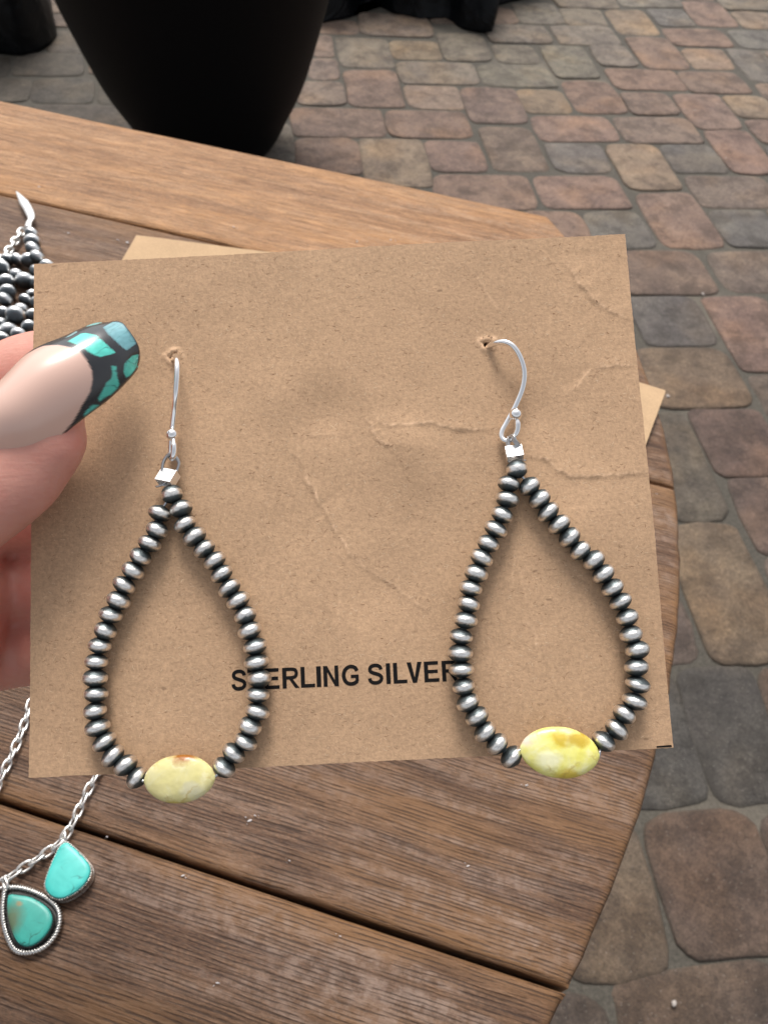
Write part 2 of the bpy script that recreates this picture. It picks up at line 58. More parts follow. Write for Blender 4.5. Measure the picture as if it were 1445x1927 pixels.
sd = bpy.data.lights.new('sun', 'SUN'); sun = bpy.data.objects.new('sun', sd); COL.objects.link(sun)
sd.energy = 2.0; sd.angle = math.radians(20); sd.color = (1.0, 0.96, 0.9)
sdir = V((math.sin(SUN_AZ) * math.cos(SUN_EL), math.cos(SUN_AZ) * math.cos(SUN_EL), math.sin(SUN_EL)))
sun.rotation_euler = sdir.to_track_quat('Z', 'Y').to_euler(); sun.location = sdir * 8
S.view_settings.view_transform = 'Standard'; S.view_settings.look = 'None'
S.view_settings.gamma = 1.0; S.view_settings.use_curve_mapping = False
S.view_settings.exposure = 0.58
S.render.engine = 'CYCLES'; S.cycles.max_bounces = 8; S.cycles.use_denoising = True

# ------------------------------------------------------------------ helpers
def link(o, parent=None):
    COL.objects.link(o)
    if parent is not None: o.parent = parent
    return o
def tag(o, label, cat, group=None):
    o['label'] = label; o['category'] = cat
    if group: o['group'] = group
    return o
def empty(name, mat=None):
    o = bpy.data.objects.new(name, None); COL.objects.link(o); o.empty_display_size = 0.01
    if mat is not None: o.matrix_world = mat
    return o
def mesh(name, verts, faces, mat, smooth=True):
    me = bpy.data.meshes.new(name); me.from_pydata([tuple(p) for p in verts], [], faces); me.update()
    if mat: me.materials.append(mat)
    me.polygons.foreach_set('use_smooth', [smooth] * len(me.polygons))
    return me
def obj(name, me, parent=None): return link(bpy.data.objects.new(name, me), parent)
def fixn(me):
    bm = bmesh.new(); bm.from_mesh(me); bmesh.ops.recalc_face_normals(bm, faces=bm.faces); bm.to_mesh(me); bm.free(); return me
def catmull(P, sub, closed=False):
    P = [V(p) for p in P]; n = len(P); out = []
    for i in range(n if closed else n - 1):
        g = (lambda k: P[k % n]) if closed else (lambda k: P[max(0, min(n - 1, k))])
        p0, p1, p2, p3 = g(i - 1), g(i), g(i + 1), g(i + 2)
        for k in range(sub):
            t = k / sub
            out.append(0.5 * ((2 * p1) + (p2 - p0) * t + (2 * p0 - 5 * p1 + 4 * p2 - p3) * t * t + (3 * p1 - p0 - 3 * p2 + p3) * t ** 3))
    if not closed: out.append(P[-1].copy())
    return out
def resample(P, n, closed=False):
    Q = P + [P[0]] if closed else P
    L = [0]
    for a, b in zip(Q, Q[1:]): L.append(L[-1] + (b - a).length)
    out = []; m = n if closed else n - 1; j = 0
    for i in range(n):
        d = L[-1] * i / m
        while j < len(L) - 2 and L[j + 1] < d: j += 1
        out.append(Q[j].lerp(Q[j + 1], (d - L[j]) / max(1e-12, L[j + 1] - L[j])))
    return out
def loft(rings, closed=False, cap=True):
    vs = [p for r in rings for p in r]; k = len(rings[0]); m = len(rings); fs = []
    for i in range(m if closed else m - 1):
        a = i * k; b = ((i + 1) % m) * k
        for j in range(k): fs.append((a + j, a + (j + 1) % k, b + (j + 1) % k, b + j))
    if cap and not closed:
        for base, rev in ((0, True), ((m - 1) * k, False)):
            ci = len(vs); vs.append(sum((vs[base + j] for j in range(k)), V((0, 0, 0))) / k)
            for j in range(k):
                f = (base + j, base + (j + 1) % k, ci); fs.append(f[::-1] if rev else f)
    return vs, fs
def tube_geo(P, rad, k=10, closed=False, ref=V((0, 0, 1)), sect=None):
    P = [V(p) for p in P]; n = len(P); rings = []; side = None
    for i, p in enumerate(P):
        a = P[(i - 1) % n] if (closed or i) else p; b = P[(i + 1) % n] if (closed or i < n - 1) else p
        t = (b - a).normalized()
        if side is None:
            side = ref.cross(t)
            if side.length < 1e-3: side = V((1, 0, 0)).cross(t)
        else: side = side - t * side.dot(t)
        side.normalize(); up = t.cross(side)
        r = rad(i / max(1, n - 1)) if callable(rad) else rad
        ra, rb = r if isinstance(r, tuple) else (r, r)
        ring = []
        for j in range(k):
            an = 2 * math.pi * j / k; f = sect(i, an) if sect else 1.0
            ring.append(p + side * math.cos(an) * ra * f + up * math.sin(an) * rb * f)
        rings.append(ring)
    return loft(rings, closed)
def tube(name, P, rad, mat, parent=None, **kw):
    return obj(name, mesh(name, *tube_geo(P, rad, **kw), mat), parent)
def lathe_me(name, prof, k, mat):
    rings = [[V((r * math.cos(2 * math.pi * j / k), r * math.sin(2 * math.pi * j / k), z)) for j in range(k)] for r, z in prof]
    return fixn(mesh(name, *loft(rings), mat))
def in_poly(x, y, P):
    c = False; j = len(P) - 1
    for i in range(len(P)):
        xi, yi = P[i][0], P[i][1]; xj, yj = P[j][0], P[j][1]
        if (yi > y) != (yj > y) and x < (xj - xi) * (y - yi) / (yj - yi) + xi: c = not c
        j = i
    return c
def sstep(a, b, x):
    t = max(0.0, min(1.0, (x - a) / (b - a))); return t * t * (3 - 2 * t)

# ------------------------------------------------------------------ material helpers
class NT:
    def __init__(s, name):
        s.m = bpy.data.materials.new(name); s.m.use_nodes = True; s.t = s.m.node_tree; s.N = s.t.nodes
        s.b = s.N['Principled BSDF']; s.tc = s.N.new('ShaderNodeTexCoord')
    def l(s, a, b): s.t.links.new(a, b)
    def setv(s, **kw):
        for k, v in kw.items():
            i = s.b.inputs[k.replace('_', ' ')]; i.default_value = (*v, 1) if isinstance(v, tuple) and i.type == 'RGBA' else v
        return s
    def mapping(s, src, scale=(1, 1, 1), rot=(0, 0, 0)):
        n = s.N.new('ShaderNodeMapping'); n.inputs['Scale'].default_value = scale; n.inputs['Rotation'].default_value = rot
        s.l(src, n.inputs[0]); return n.outputs[0]
    def noise(s, src, scale, detail=2, rough=0.5, dist=0.0, out='Fac'):
        n = s.N.new('ShaderNodeTexNoise'); n.inputs['Scale'].default_value = scale; n.inputs['Detail'].default_value = detail
        n.inputs['Roughness'].default_value = rough; n.inputs['Distortion'].default_value = dist
        s.l(src, n.inputs['Vector']); return n.outputs[out]
    def voro(s, src, scale, feature='F1', out='Distance'):
        n = s.N.new('ShaderNodeTexVoronoi'); n.feature = feature; n.inputs['Scale'].default_value = scale
        s.l(src, n.inputs['Vector']); return n.outputs[out]
    def ramp(s, src, stops, interp='LINEAR'):
        n = s.N.new('ShaderNodeValToRGB'); e = n.color_ramp.elements; n.color_ramp.interpolation = interp
        while len(e) < len(stops): e.new(0.5)
        for el, (p, col) in zip(e, stops):
            el.position = p; el.color = (*col, 1) if isinstance(col, tuple) else (col, col, col, 1)
        s.l(src, n.inputs[0]); return n.outputs[0]
    def mix(s, fac, a, b, mode='MIX'):
        n = s.N.new('ShaderNodeMix'); n.data_type = 'RGBA'; n.blend_type = mode
        for v, i in ((fac, 0), (a, 6), (b, 7)):
            if isinstance(v, (int, float)): n.inputs[i].default_value = v
            elif isinstance(v, tuple): n.inputs[i].default_value = (*v, 1)
            else: s.l(v, n.inputs[i])
        return n.outputs[2]
    def math(s, op, a, b=0.0):
        n = s.N.new('ShaderNodeMath'); n.operation = op
        for v, i in ((a, 0), (b, 1)):
            if isinstance(v, (int, float)): n.inputs[i].default_value = v
            else: s.l(v, n.inputs[i])
        return n.outputs[0]
    def vadd(s, a, b, k):
        n = s.N.new('ShaderNodeVectorMath'); n.operation = 'SCALE'; s.l(b, n.inputs[0]); n.inputs['Scale'].default_value = k
        q = s.N.new('ShaderNodeVectorMath'); q.operation = 'ADD'; s.l(a, q.inputs[0]); s.l(n.outputs[0], q.inputs[1]); return q.outputs[0]
    def attr(s, name, out='Fac'):
        n = s.N.new('ShaderNodeAttribute'); n.attribute_name = name; return n.outputs[out]
    def info(s, out):
        n = s.N.new('ShaderNodeObjectInfo'); return n.outputs[out]
    def sep(s, v, k):
        n = s.N.new('ShaderNodeSeparateXYZ'); s.l(v, n.inputs[0]); return n.outputs[k]
    def bump(s, h, strength, dist):
        n = s.N.new('ShaderNodeBump'); n.inputs['Strength'].default_value = strength; n.inputs['Distance'].default_value = dist
        s.l(h, n.inputs['Height'])
        if s.b.inputs['Normal'].is_linked: s.l(s.b.inputs['Normal'].links[0].from_socket, n.inputs['Normal'])
        s.l(n.outputs[0], s.b.inputs['Normal'])
    def col(s, c): s.l(c, s.b.inputs['Base Color'])
    def rough(s, c): s.l(c, s.b.inputs['Roughness'])

def rnd_coord(q):                     # object coordinates shifted by a random amount per object
    n = q.N.new('ShaderNodeVectorMath'); n.operation = 'ADD'
    q.l(q.tc.outputs['Object'], n.inputs[0])
    k = q.math('MULTIPLY', q.info('Random'), 37.0); q.l(k, n.inputs[1]); return n.outputs[0]

def kraft_mat(name, base, amount=1.0):
    q = NT(name); o = q.tc.outputs['Object']
    wob = q.noise(o, 900, 2, .5, 0, 'Color'); o2 = q.vadd(o, wob, .0006)
    f1 = q.noise(q.mapping(o2, (1500, 2900, 2000)), 1, 3, .7)
    f2 = q.noise(q.mapping(o2, (3100, 1900, 2000), (0, 0, .5)), 1, 3, .7)
    f3 = q.noise(q.mapping(o2, (900, 5200, 2000), (0, 0, -.35)), 1, 2, .6)
    big = q.noise(o, 55, 4, .6)
    d = tuple(x * .62 for x in base); l = tuple(min(1, x * 1.36) for x in base)
    c1 = q.ramp(q.mix(.5, f1, f2), [(.34, d), (.5, base), (.66, l)])
    hair = q.ramp(f3, [(.64, 0.0), (.70, 1.0)])
    c1 = q.mix(q.math('MULTIPLY', hair, .45 * amount), c1, tuple(x * .42 for x in base))
    hl = q.ramp(f1, [(.70, 0.0), (.78, 1.0)])
    c1 = q.mix(q.math('MULTIPLY', hl, .5 * amount), c1, tuple(min(1, x * 1.6) for x in base))
    fleck = q.ramp(q.voro(q.mapping(o2, (190, 420, 200)), 1), [(.05, 1.0), (.09, 0.0)])
    fsel = q.ramp(q.noise(o, 110, 1), [(.52, 0.0), (.56, 1.0)])
    c1 = q.mix(q.math('MULTIPLY', q.math('MULTIPLY', fleck, fsel), .75 * amount), c1, (.05, .028, .018))
    c1 = q.mix(.45, c1, q.ramp(big, [(.3, tuple(x * .8 for x in base)), (.7, tuple(min(1, x * 1.15) for x in base))]))
    cr = q.attr('wear'); c1 = q.mix(q.math('MULTIPLY', cr, .75), c1, tuple(min(1, x * 1.7 + .04) for x in base))
    q.col(c1); q.setv(Roughness=.85, Specular_IOR_Level=.25)
    q.bump(q.mix(.5, f1, f2), .4, .0002)
    return q.m
def silver_mat(name, col=(.86, .85, .83), rough=.16, tarnish=0.0):
    q = NT(name); o = q.tc.outputs['Object']; q.setv(Metallic=1.0, Roughness=rough)
    n = q.noise(o, 900, 3)
    q.col(q.ramp(n, [(.3, tuple(x * (1 - .35 * tarnish) for x in col)), (.7, col)]))
    q.rough(q.ramp(q.noise(o, 1500, 2), [(.3, rough * .7), (.7, rough * 1.4)])); return q.m

# beads: oxidised silver, bright worn rim and dark ends
def bead_mat(name, half, bright, dark):
    q = NT(name); o = q.tc.outputs['Object']; ro = rnd_coord(q)
    z = q.math('DIVIDE', q.math('ABSOLUTE', q.sep(o, 2)), half)
    n1 = q.noise(ro, 1500, 4, .7); n2 = q.noise(q.mapping(ro, (2500, 2500, 9000)), 1, 2)
    z2 = q.math('ADD', z, q.math('MULTIPLY', q.math('SUBTRACT', n1, .5), .42))
    z2 = q.math('ADD', z2, q.math('MULTIPLY', q.math('SUBTRACT', q.info('Random'), .5), .16))
    c1 = q.ramp(z2, [(.22, bright), (.35, tuple(x * .72 for x in bright)), (.48, tuple(x * 1.6 for x in dark)), (.75, dark)])
    c1 = q.mix(q.ramp(n2, [(.45, 0.0), (.75, .35)]), c1, dark)
    q.col(c1); q.setv(Metallic=1.0)
    q.rough(q.ramp(z2, [(.15, .30), (.6, .50)]))
    q.bump(n2, .4, .00010); q.bump(n1, .25, .00010)
    return q.m

def wood_mat(name, dark, mid, light, warm, pale, warmamt):
    q = NT(name); o = rnd_coord(q); raw = q.tc.outputs['Object']
    wob = q.noise(q.mapping(o, (7, 22, 20)), 1, 2, .5, 0, 'Color'); o2 = q.vadd(o, wob, .006)
    bands = q.noise(q.mapping(o2, (6, 95, 60)), 1, 4, .6)
    streak = q.noise(q.mapping(o2, (60, 900, 300)), 1, 4, .75)
    grit = q.noise(q.mapping(o, (900, 2200, 900)), 1, 3, .7)
    wv = q.N.new('ShaderNodeTexWave'); wv.wave_type = 'BANDS'; wv.bands_direction = 'Y'; wv.wave_profile = 'SIN'
    wv.inputs['Scale'].default_value = 300; wv.inputs['Distortion'].default_value = 0
    dn = q.noise(q.mapping(o, (26, 240, 100)), 1, 4, .6, 0, 'Color'); q.l(q.vadd(q.vadd(raw, wob, .0055), dn, .0024), wv.inputs['Vector'])
    c1 = q.ramp(bands, [(.34, dark), (.5, mid), (.66, light)])
    c2 = q.ramp(streak, [(.36, tuple(x * .6 for x in dark)), (.48, mid), (.62, tuple(x * 1.2 for x in light))])
    c1 = q.mix(.5, c1, c2)
    c1 = q.mix(1.0, c1, q.ramp(grit, [(.35, (.72, .72, .72)), (.65, (1.3, 1.28, 1.25))]), 'MULTIPLY')
    wm = q.ramp(q.noise(q.mapping(o2, (10, 60, 30)), 1, 3), [(.50, 0.0), (.66, 1.0)])
    c1 = q.mix(q.math('MULTIPLY', wm, warmamt), c1, warm)
    e = q.attr('edge'); c1 = q.mix(q.math('MULTIPLY', e, .65), c1, warm)
    pal = q.ramp(q.noise(q.mapping(o2, (11, 120, 40)), 1, 4, .62), [(.46, 0.0), (.56, 1.0)])
    brk = q.ramp(q.noise(o, 320, 4, .7), [(.40, 0.15), (.62, 1.0)])
    reg = q.ramp(q.noise(o, 9, 2), [(.30, .35), (.55, 1.0)])
    pf = q.math('MULTIPLY', q.math('MULTIPLY', pal, brk), reg)
    pf = q.math('MULTIPLY', pf, q.math('SUBTRACT', 1.0, e)); pf = q.math('MULTIPLY', pf, q.ramp(q.sep(raw, 0), [(.17, .35), (.30, 1.0)]))
    c1 = q.mix(q.math('MULTIPLY', pf, .62), c1, pale)
    pr = q.math('MULTIPLY', q.ramp(wv.outputs['Fac'], [(.14, 1.0), (.36, 0.0)]), q.ramp(q.noise(q.mapping(o, (75, 420, 200)), 1, 3, .6), [(.40, 0.0), (.52, 1.0)]))
    c1 = q.mix(q.math('MULTIPLY', pr, .66), c1, tuple(x * .40 for x in dark))
    q.col(c1); q.setv(Specular_IOR_Level=.35); q.rough(q.ramp(streak, [(.3, .72), (.7, .52)]))
    q.bump(streak, .6, .0010); q.bump(q.math('SUBTRACT', 1.0, pr), .5, .0006)
    return q.m

MAT = {}
MAT['kraft'] = kraft_mat('kraft_paper', (.435, .280, .170))
MAT['kraft_pale'] = kraft_mat('pale_kraft_paper', (.43, .292, .172), .7)
q = NT('ink'); q.setv(Base_Color=(.010, .009, .009), Roughness=.85, Specular_IOR_Level=.08); MAT['ink'] = q.m
MAT['silver'] = silver_mat('bright_silver', (.96, .95, .94), .10)
MAT['silver_soft'] = silver_mat('worn_silver', (.78, .77, .74), .28, .6)
MAT['silver_crimp'] = silver_mat('crimp_silver', (.90, .90, .89), .38)
MAT['silver_chain'] = silver_mat('chain_silver', (.82, .81, .78), .30, .5)
MAT['silver_dark'] = silver_mat('blackened_silver', (.10, .10, .10), .45, .8)
MAT['bead'] = bead_mat('oxidised_silver', .00112, (.95, .92, .875), (.088, .102, .106))
MAT['bead_big'] = bead_mat('oxidised_round_silver', .0030, (.85, .85, .84), (.11, .125, .135))

# ------------------------------------------------------------------ ground and pavers
q = NT('joint_sand'); o = q.tc.outputs['Object']
c1 = q.ramp(q.noise(o, 2.2, 4, .6), [(.40, (.046, .041, .032)), (.56, (.062, .055, .043)), (.68, (.19, .16, .125))])
c1 = q.mix(.4, c1, q.ramp(q.noise(o, 260, 3, .7), [(.3, (.028, .025, .02)), (.7, (.15, .13, .105))]))
q.col(c1); q.setv(Roughness=.95); q.bump(q.noise(o, 400, 3), .5, .003); MAT['sand'] = q.m
q = NT('tumbled_concrete'); ro = rnd_coord(q); oc = q.info('Color')
big = q.noise(ro, 11, 3, .55); med = q.noise(ro, 34, 4, .6); fine = q.noise(ro, 420, 3, .7)
tint = q.ramp(q.noise(ro, 7.5, 2), [(.32, (.90, .90, .89)), (.5, (1, 1, 1)), (.68, (1.12, 1.03, .90))])
c1 = q.mix(1.0, oc, tint, 'MULTIPLY')
stain = q.ramp(q.noise(ro, 19, 5, .65), [(.40, (.66, .64, .62)), (.52, (1, 1, 1)), (.70, (1.1, 1.08, 1.04))]); c1 = q.mix(1.0, c1, stain, 'MULTIPLY')
c1 = q.mix(1.0, c1, q.ramp(big, [(.3, (.78, .76, .78)), (.7, (1.2, 1.2, 1.16))]), 'MULTIPLY')
c1 = q.mix(1.0, c1, q.ramp(med, [(.3, (.84, .84, .84)), (.7, (1.14, 1.14, 1.14))]), 'MULTIPLY')
c1 = q.mix(1.0, c1, q.ramp(fine, [(.3, (.55, .55, .55)), (.7, (1.45, 1.45, 1.45))]), 'MULTIPLY')
gr = q.noise(ro, 130, 4, .7)
c1 = q.mix(1.0, c1, q.ramp(gr, [(.3, (.72, .70, .68)), (.7, (1.28, 1.26, 1.24))]), 'MULTIPLY')
sp = q.ramp(q.voro(ro, 160), [(.05, 1.0), (.12, 0.0)])
c1 = q.mix(q.math('MULTIPLY', sp, .35), c1, (.5, .45, .4))
c1 = q.mix(q.math('MULTIPLY', q.attr('rim'), .5), c1, (.058, .050, .040))
q.col(c1); q.setv(Roughness=.80, Specular_IOR_Level=.4)
q.bump(med, .5, .006); q.bump(gr, .5, .003); q.bump(fine, .5, .0014); MAT['paver'] = q.m

q = NT('distant_ground'); q.col(q.ramp(q.noise(q.tc.outputs['Object'], 6, 4), [(.3, (.08, .06, .05)), (.7, (.14, .11, .09))])); q.setv(Roughness=.9); MAT['far'] = q.m
g = obj('ground', mesh('ground', [(-40, -40, -.012), (40, -40, -.012), (40, 40, -.012), (-40, 40, -.012)], [(0, 1, 2, 3)], MAT['far'], False)); g['kind'] = 'structure'
patio = obj('patio', mesh('patio', [(-3.2, -1.6, .0048), (4.2, -1.6, .0048), (4.2, 5.2, .0048), (-3.2, 5.2, .0048)], [(0, 1, 2, 3)], MAT['sand'], False)); patio['kind'] = 'structure'

KIND = {}
for k, names in dict(t='A7 B12 E5 C19 C7 A14 C3 F5 H2 G2 C12', g='B2 B4 B8 B5 C1 C2 C6 A8 B3 B10 B6 C11 B7 I1 I2 I3 I4 I5 I6 I5R I3L A6 A17 F8',
                     b='E4 E11 E6 C4 E12 C13 C10 G4 G4L F3 E7b', r='A9 C5 C8 C9 C14 C15 C17 C18 E1 E7 E8 E10 F1 F4 A11 A12 A13 A15 A16 E3 F7 H1 G1 F4r B9 B11 E14').items():
    for n in names.split(): KIND[n] = k
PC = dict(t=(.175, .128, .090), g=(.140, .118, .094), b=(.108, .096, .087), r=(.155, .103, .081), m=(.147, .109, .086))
SHADE_TONE = dict.fromkeys('F5 F7 F8 G1 G2 G2r G3 F6'.split(), .62) | dict.fromkeys('G4 G4L G4R H1 H1r H2 H3 H4'.split(), .48) | dict.fromkeys('F1 F2 F3 F4 F4r'.split(), .82) | dict.fromkeys('I1 I2 I3 I4 I5 I6 I3L I5R'.split(), .5)  # shade at lower right and far left put into the paver colours
yaw = D['YAW']; ca, sa = math.cos(yaw), math.sin(yaw)
def paver_mesh(P, rr):
    """P: four corners counter-clockwise in local xy. Rounded corners, softly domed top, sides down to the sand."""
    n = 4; outl = []
    for i in range(n):
        p = V(P[i]); a = (V(P[i - 1]) - p); b = (V(P[(i + 1) % n]) - p)
        r = min(rr * random.uniform(.7, 1.35), a.length * .42, b.length * .42)
        pa = p + a.normalized() * r; pb = p + b.normalized() * r
        for t in (0, .25, .5, .75, 1): outl.append(pa * (1 - t) ** 2 + p * 2 * t * (1 - t) + pb * t * t)
        mid = (p + V(P[(i + 1) % n])) / 2; nrm = V((b.y, -b.x)).normalized()
        outl.append(mid + nrm * random.uniform(-.001, .0045))
    outl = [p + V((random.uniform(-1, 1), random.uniform(-1, 1))) * .0018 for p in outl]
    cen = sum(outl, V((0, 0))) / len(outl)
    hz = random.uniform(-.0015, .0015); tx, ty = random.uniform(-.012, .012), random.uniform(-.012, .012)
    vs = []; fs = []; rim = []; k = len(outl)
    for ins, z, rm in ((-.001, -.004, 1), (0, .0052, 1), (.0025, .0072, .4), (.008, .0081, .08), (.024, .0084, 0)):
        for p in outl:
            d = (cen - p); e = p + d.normalized() * ins
            vs.append(V((e.x, e.y, z + (hz + tx * e.x + ty * e.y if z > 0 else 0)))); rim.append(rm)
    for i in range(4):
        for j in range(k): fs.append((i * k + j, i * k + (j + 1) % k, (i + 1) * k + (j + 1) % k, (i + 1) * k + j))
    vs.append(V((cen.x, cen.y, .0086 + hz))); rim.append(0); ci = len(vs) - 1
    for j in range(k): fs.append((4 * k + j, 4 * k + (j + 1) % k, ci))
    me = mesh('paver', vs, fs, MAT['paver']); a = me.attributes.new('rim', 'FLOAT', 'POINT'); a.data.foreach_set('value', rim); return me
traced = []
for name, Q in D['PAV'].items():
    L = [V((x * ca + y * sa, -x * sa + y * ca)) for x, y in Q]       # into the course frame; order TL TR BR BL
    x0 = (L[0].x + L[3].x) / 2; x1 = (L[1].x + L[2].x) / 2; y1 = (L[0].y + L[1].y) / 2; y0 = (L[2].y + L[3].y) / 2
    Rr = [V((x0, y1)), V((x1, y1)), V((x1, y0)), V((x0, y0))]
    L = [a * .45 + b * .55 for a, b in zip(L, Rr)]
    L = [p + V((sx, sy)) * .0078 for p, (sx, sy) in zip(L, ((-1, 1), (1, 1), (1, -1), (-1, -1)))]
    cx, cy = (x0 + x1) / 2, (y0 + y1) / 2
    traced.append((min(p.x for p in L), max(p.x for p in L), min(p.y for p in L), max(p.y for p in L)))
    P = [p - V((cx, cy)) for p in (L[3], L[2], L[1], L[0])]
    ob = obj('paver', paver_mesh(P, .032), patio)
    ob.location = (cx * ca - cy * sa, cx * sa + cy * ca, 0); ob.rotation_euler = (0, 0, yaw)
    bc = PC[KIND.get(name, 'm')]; j = random.uniform(.9, 1.1) * SHADE_TONE.get(name, 1)
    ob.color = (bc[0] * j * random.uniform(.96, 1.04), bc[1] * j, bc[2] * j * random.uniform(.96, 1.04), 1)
# the courses go on beyond what the photograph shows: same module, one joined part
fb = bmesh.new()
PH = .1435
best = min((sum(abs(((t[2] - .002 - k * .0025) / PH + .5) % 1 - .5) for t in traced), k) for k in range(58))[1] * .0025
y = best - 9 * PH
def free(bx): return not any(min(bx[1], t[1]) - max(bx[0], t[0]) > .001 and min(bx[3], t[3]) - max(bx[2], t[2]) > .001 for t in traced)
while y < 4.6:
    x = -2.6 + random.uniform(0, .2)
    while x < 3.8:
        for wd, h0, hh_ in ((random.choice((.143, .213)), 0, PH), (.143, 0, PH), (.105, 0, PH), (.07, 0, PH), (.14, .035, PH - .035), (.14, 0, PH - .035)):
            if free((x + .004, x + wd - .004, y + h0 + .004, y + h0 + hh_ - .004)):
                hw, hh = wd / 2 - .0035, hh_ / 2 - .0035
                me = paver_mesh([(-hw, -hh), (hw, -hh), (hw, hh), (-hw, hh)], .026)
                cx, cy = x + wd / 2, y + h0 + hh_ / 2
                me.transform(Matrix.Translation((cx * ca - cy * sa, cx * sa + cy * ca, 0)) @ Matrix.Rotation(yaw, 4, 'Z')); fb.from_mesh(me); bpy.data.meshes.remove(me)
                x += wd; break
        else: x += .006
    y += PH
me = bpy.data.meshes.new('paver_field'); fb.to_mesh(me); fb.free(); me.materials.append(MAT['paver'])
pf = obj('paver_field', me, patio); pf['kind'] = 'stuff'; pf.color = (.14, .105, .082, 1)

q = NT('pale_chip'); q.setv(Base_Color=(.36, .32, .29), Roughness=.85); MAT['chip'] = q.m
for i, (p, lb) in enumerate(zip(D['DEB'], ('small pale stone chip lying in the joint between the reddish pavers right of the card', 'pale chip on the paving beside the overhanging kraft card corner', 'white chip on the dark paver at the bottom edge',
                                           'tiny pale chip on the purplish grey paver at the right edge', 'tiny pale chip on the pinkish paver near the top right'))):
    vs = []; r = (.0035, .0035, .003, .0018, .0018)[i]
    bm = bmesh.new(); bmesh.ops.create_icosphere(bm, subdivisions=2, radius=r)
    for v in bm.verts: v.co *= 1 + .5 * mnoise.noise(v.co * 300 + V((i * 9, 0, 0))); v.co.z *= .5
    me = bpy.data.meshes.new('stone_chip'); bm.to_mesh(me); bm.free(); me.materials.append(MAT['chip'])
    ob = obj('stone_chip', me); ob.location = p; tag(ob, lb, 'pebble')

# ------------------------------------------------------------------ planter
q = NT('matt_black'); o = q.tc.outputs['Object']; q.setv(Base_Color=(.0028, .0028, .0034), Roughness=.6, Specular_IOR_Level=.10); q.bump(q.noise(o, 120, 3), .08, .002); MAT['pot'] = q.m
PT = D['POT']; bx, by = PT['c']
cv = catmull([V((r, h, 0)) for r, h in zip(PT['r'], PT['h'])], 6); topr = PT['r'][-1]
pr = [(PT['r'][0] * .6, .002), (PT['r'][0] - .01, .0005)] + [(p.x, p.y + .001) for p in cv]
pr += [(topr + .014, .612), (topr + .018, .628), (topr + .013, .645), (topr - .02, .647), (topr - .03, .635), (topr - .04, .55)]
planter = empty('planter', Matrix.Translation((bx, by, .007)))
tag(planter, 'large matt black planter pot tapering down behind the table', 'plant pot')
obj('pot_body', lathe_me('pot_body', pr, 96, MAT['pot']), planter)
q = NT('potting_soil'); q.col(q.ramp(q.noise(q.tc.outputs['Object'], 90, 4), [(.3, (.012, .009, .007)), (.7, (.05, .037, .027))])); q.setv(Roughness=.95); q.bump(q.noise(q.tc.outputs['Object'], 60, 4), .8, .02)
obj('soil', lathe_me('soil', [(.001, .575), (.12, .58), (.24, .574), (topr - .041, .565)], 48, q.m), planter)

# ------------------------------------------------------------------ black plastic bags
q = NT('black_plastic'); o = q.tc.outputs['Object']; q.setv(Base_Color=(.0025, .003, .004), Roughness=.40, Specular_IOR_Level=.16)
q.bump(q.noise(o, 9, 3, .5, 1.2), .35, .03); MAT['bag'] = q.m
def bag(name, foot, height, seed, label, lean):
    P = resample([V(p) for p in foot], 96, True); cen = sum(P, V((0, 0, 0))) / len(P)
    e = empty(name, Matrix.Translation((cen.x, cen.y, .008))); rings = []
    lv = [0, .008, .03, .07, .13, .2, .28, .36, .43, .48, .51]
    for i, h in enumerate(lv):
        f = h / lv[-1]; s = (1 + .02 * math.sin(f * 9)) * (1 - .02 * f) if f < .7 else 1 - .02 - (f - .7) ** 1.4 * 2.2
        s = max(.1, s); ring = []
        for p in P:
            d = p - cen; n = mnoise.noise(V((d.x * 7, d.y * 7, h * 9 + seed))) * .022 + mnoise.noise(V((d.x * 22, d.y * 22, h * 14 + seed))) * .006
            n *= min(1, h / .05)
            dd = d * s + d.normalized() * n
            ring.append(V((dd.x + lean[0] * h, dd.y + lean[1] * h, h * height / lv[-1])))
        rings.append(ring)
    obj('bag_body', fixn(mesh('bag_body', *loft(rings), MAT['bag'])), e)
    kx = V((lean[0] * .5, lean[1] * .5, height))
    rg = [[kx + V((math.cos(a) * r * (1 + .3 * math.sin(5 * a)), math.sin(a) * r * (1 + .3 * math.sin(5 * a)), z)) for a in [2 * math.pi * j / 30 for j in range(30)]] for r, z in ((.05, -.03), (.03, 0), (.022, .02), (.05, .06), (.08, .10))]
    obj('tied_neck', mesh('tied_neck', *loft(rg, cap=False), MAT['bag']), e)
    tag(e, label, 'plastic bag'); return e
bag('plastic_bag', D['BAGL'], .6, 3.1, 'bulging black plastic bag on the paving left of the planter', (-.1, .1))
bag('plastic_bag', D['BAGR'], .40, 8.7, 'crumpled shiny black plastic bag spread on the paving right of the planter', (0, .25))

# ------------------------------------------------------------------ table
T = D['TABLE']; TR = T['r']; TZ = T['z']
table = empty('slatted_table', Matrix.Translation((T['c'][0], T['c'][1], 0)) @ Matrix.Rotation(T['yaw'], 4, 'Z'))
tag(table, 'weathered brown wooden slatted table with rounded end, jewellery laid on it', 'table')
wood_far = wood_mat('warm_weathered_wood_glare', (.185, .085, .036), (.285, .142, .060), (.37, .20, .090), (.41, .20, .072), (.42, .28, .18), .5)  # far plank: its own orange tint, with sky glare painted into the tone
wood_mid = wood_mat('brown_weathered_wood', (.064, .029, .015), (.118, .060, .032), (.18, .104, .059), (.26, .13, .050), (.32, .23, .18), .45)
wood_near = wood_mat('shaded_weathered_wood', (.050, .023, .012), (.092, .047, .026), (.142, .081, .047), (.22, .11, .043), (.28, .20, .158), .5)  # near planks: same wood, darkened in colour for the shade over them
J = D['JOINTS']; pitch = (J[0] - J[3]) / 4
edges = [J[0], J[1], J[2], J[3] + pitch, J[3], J[3] - pitch]
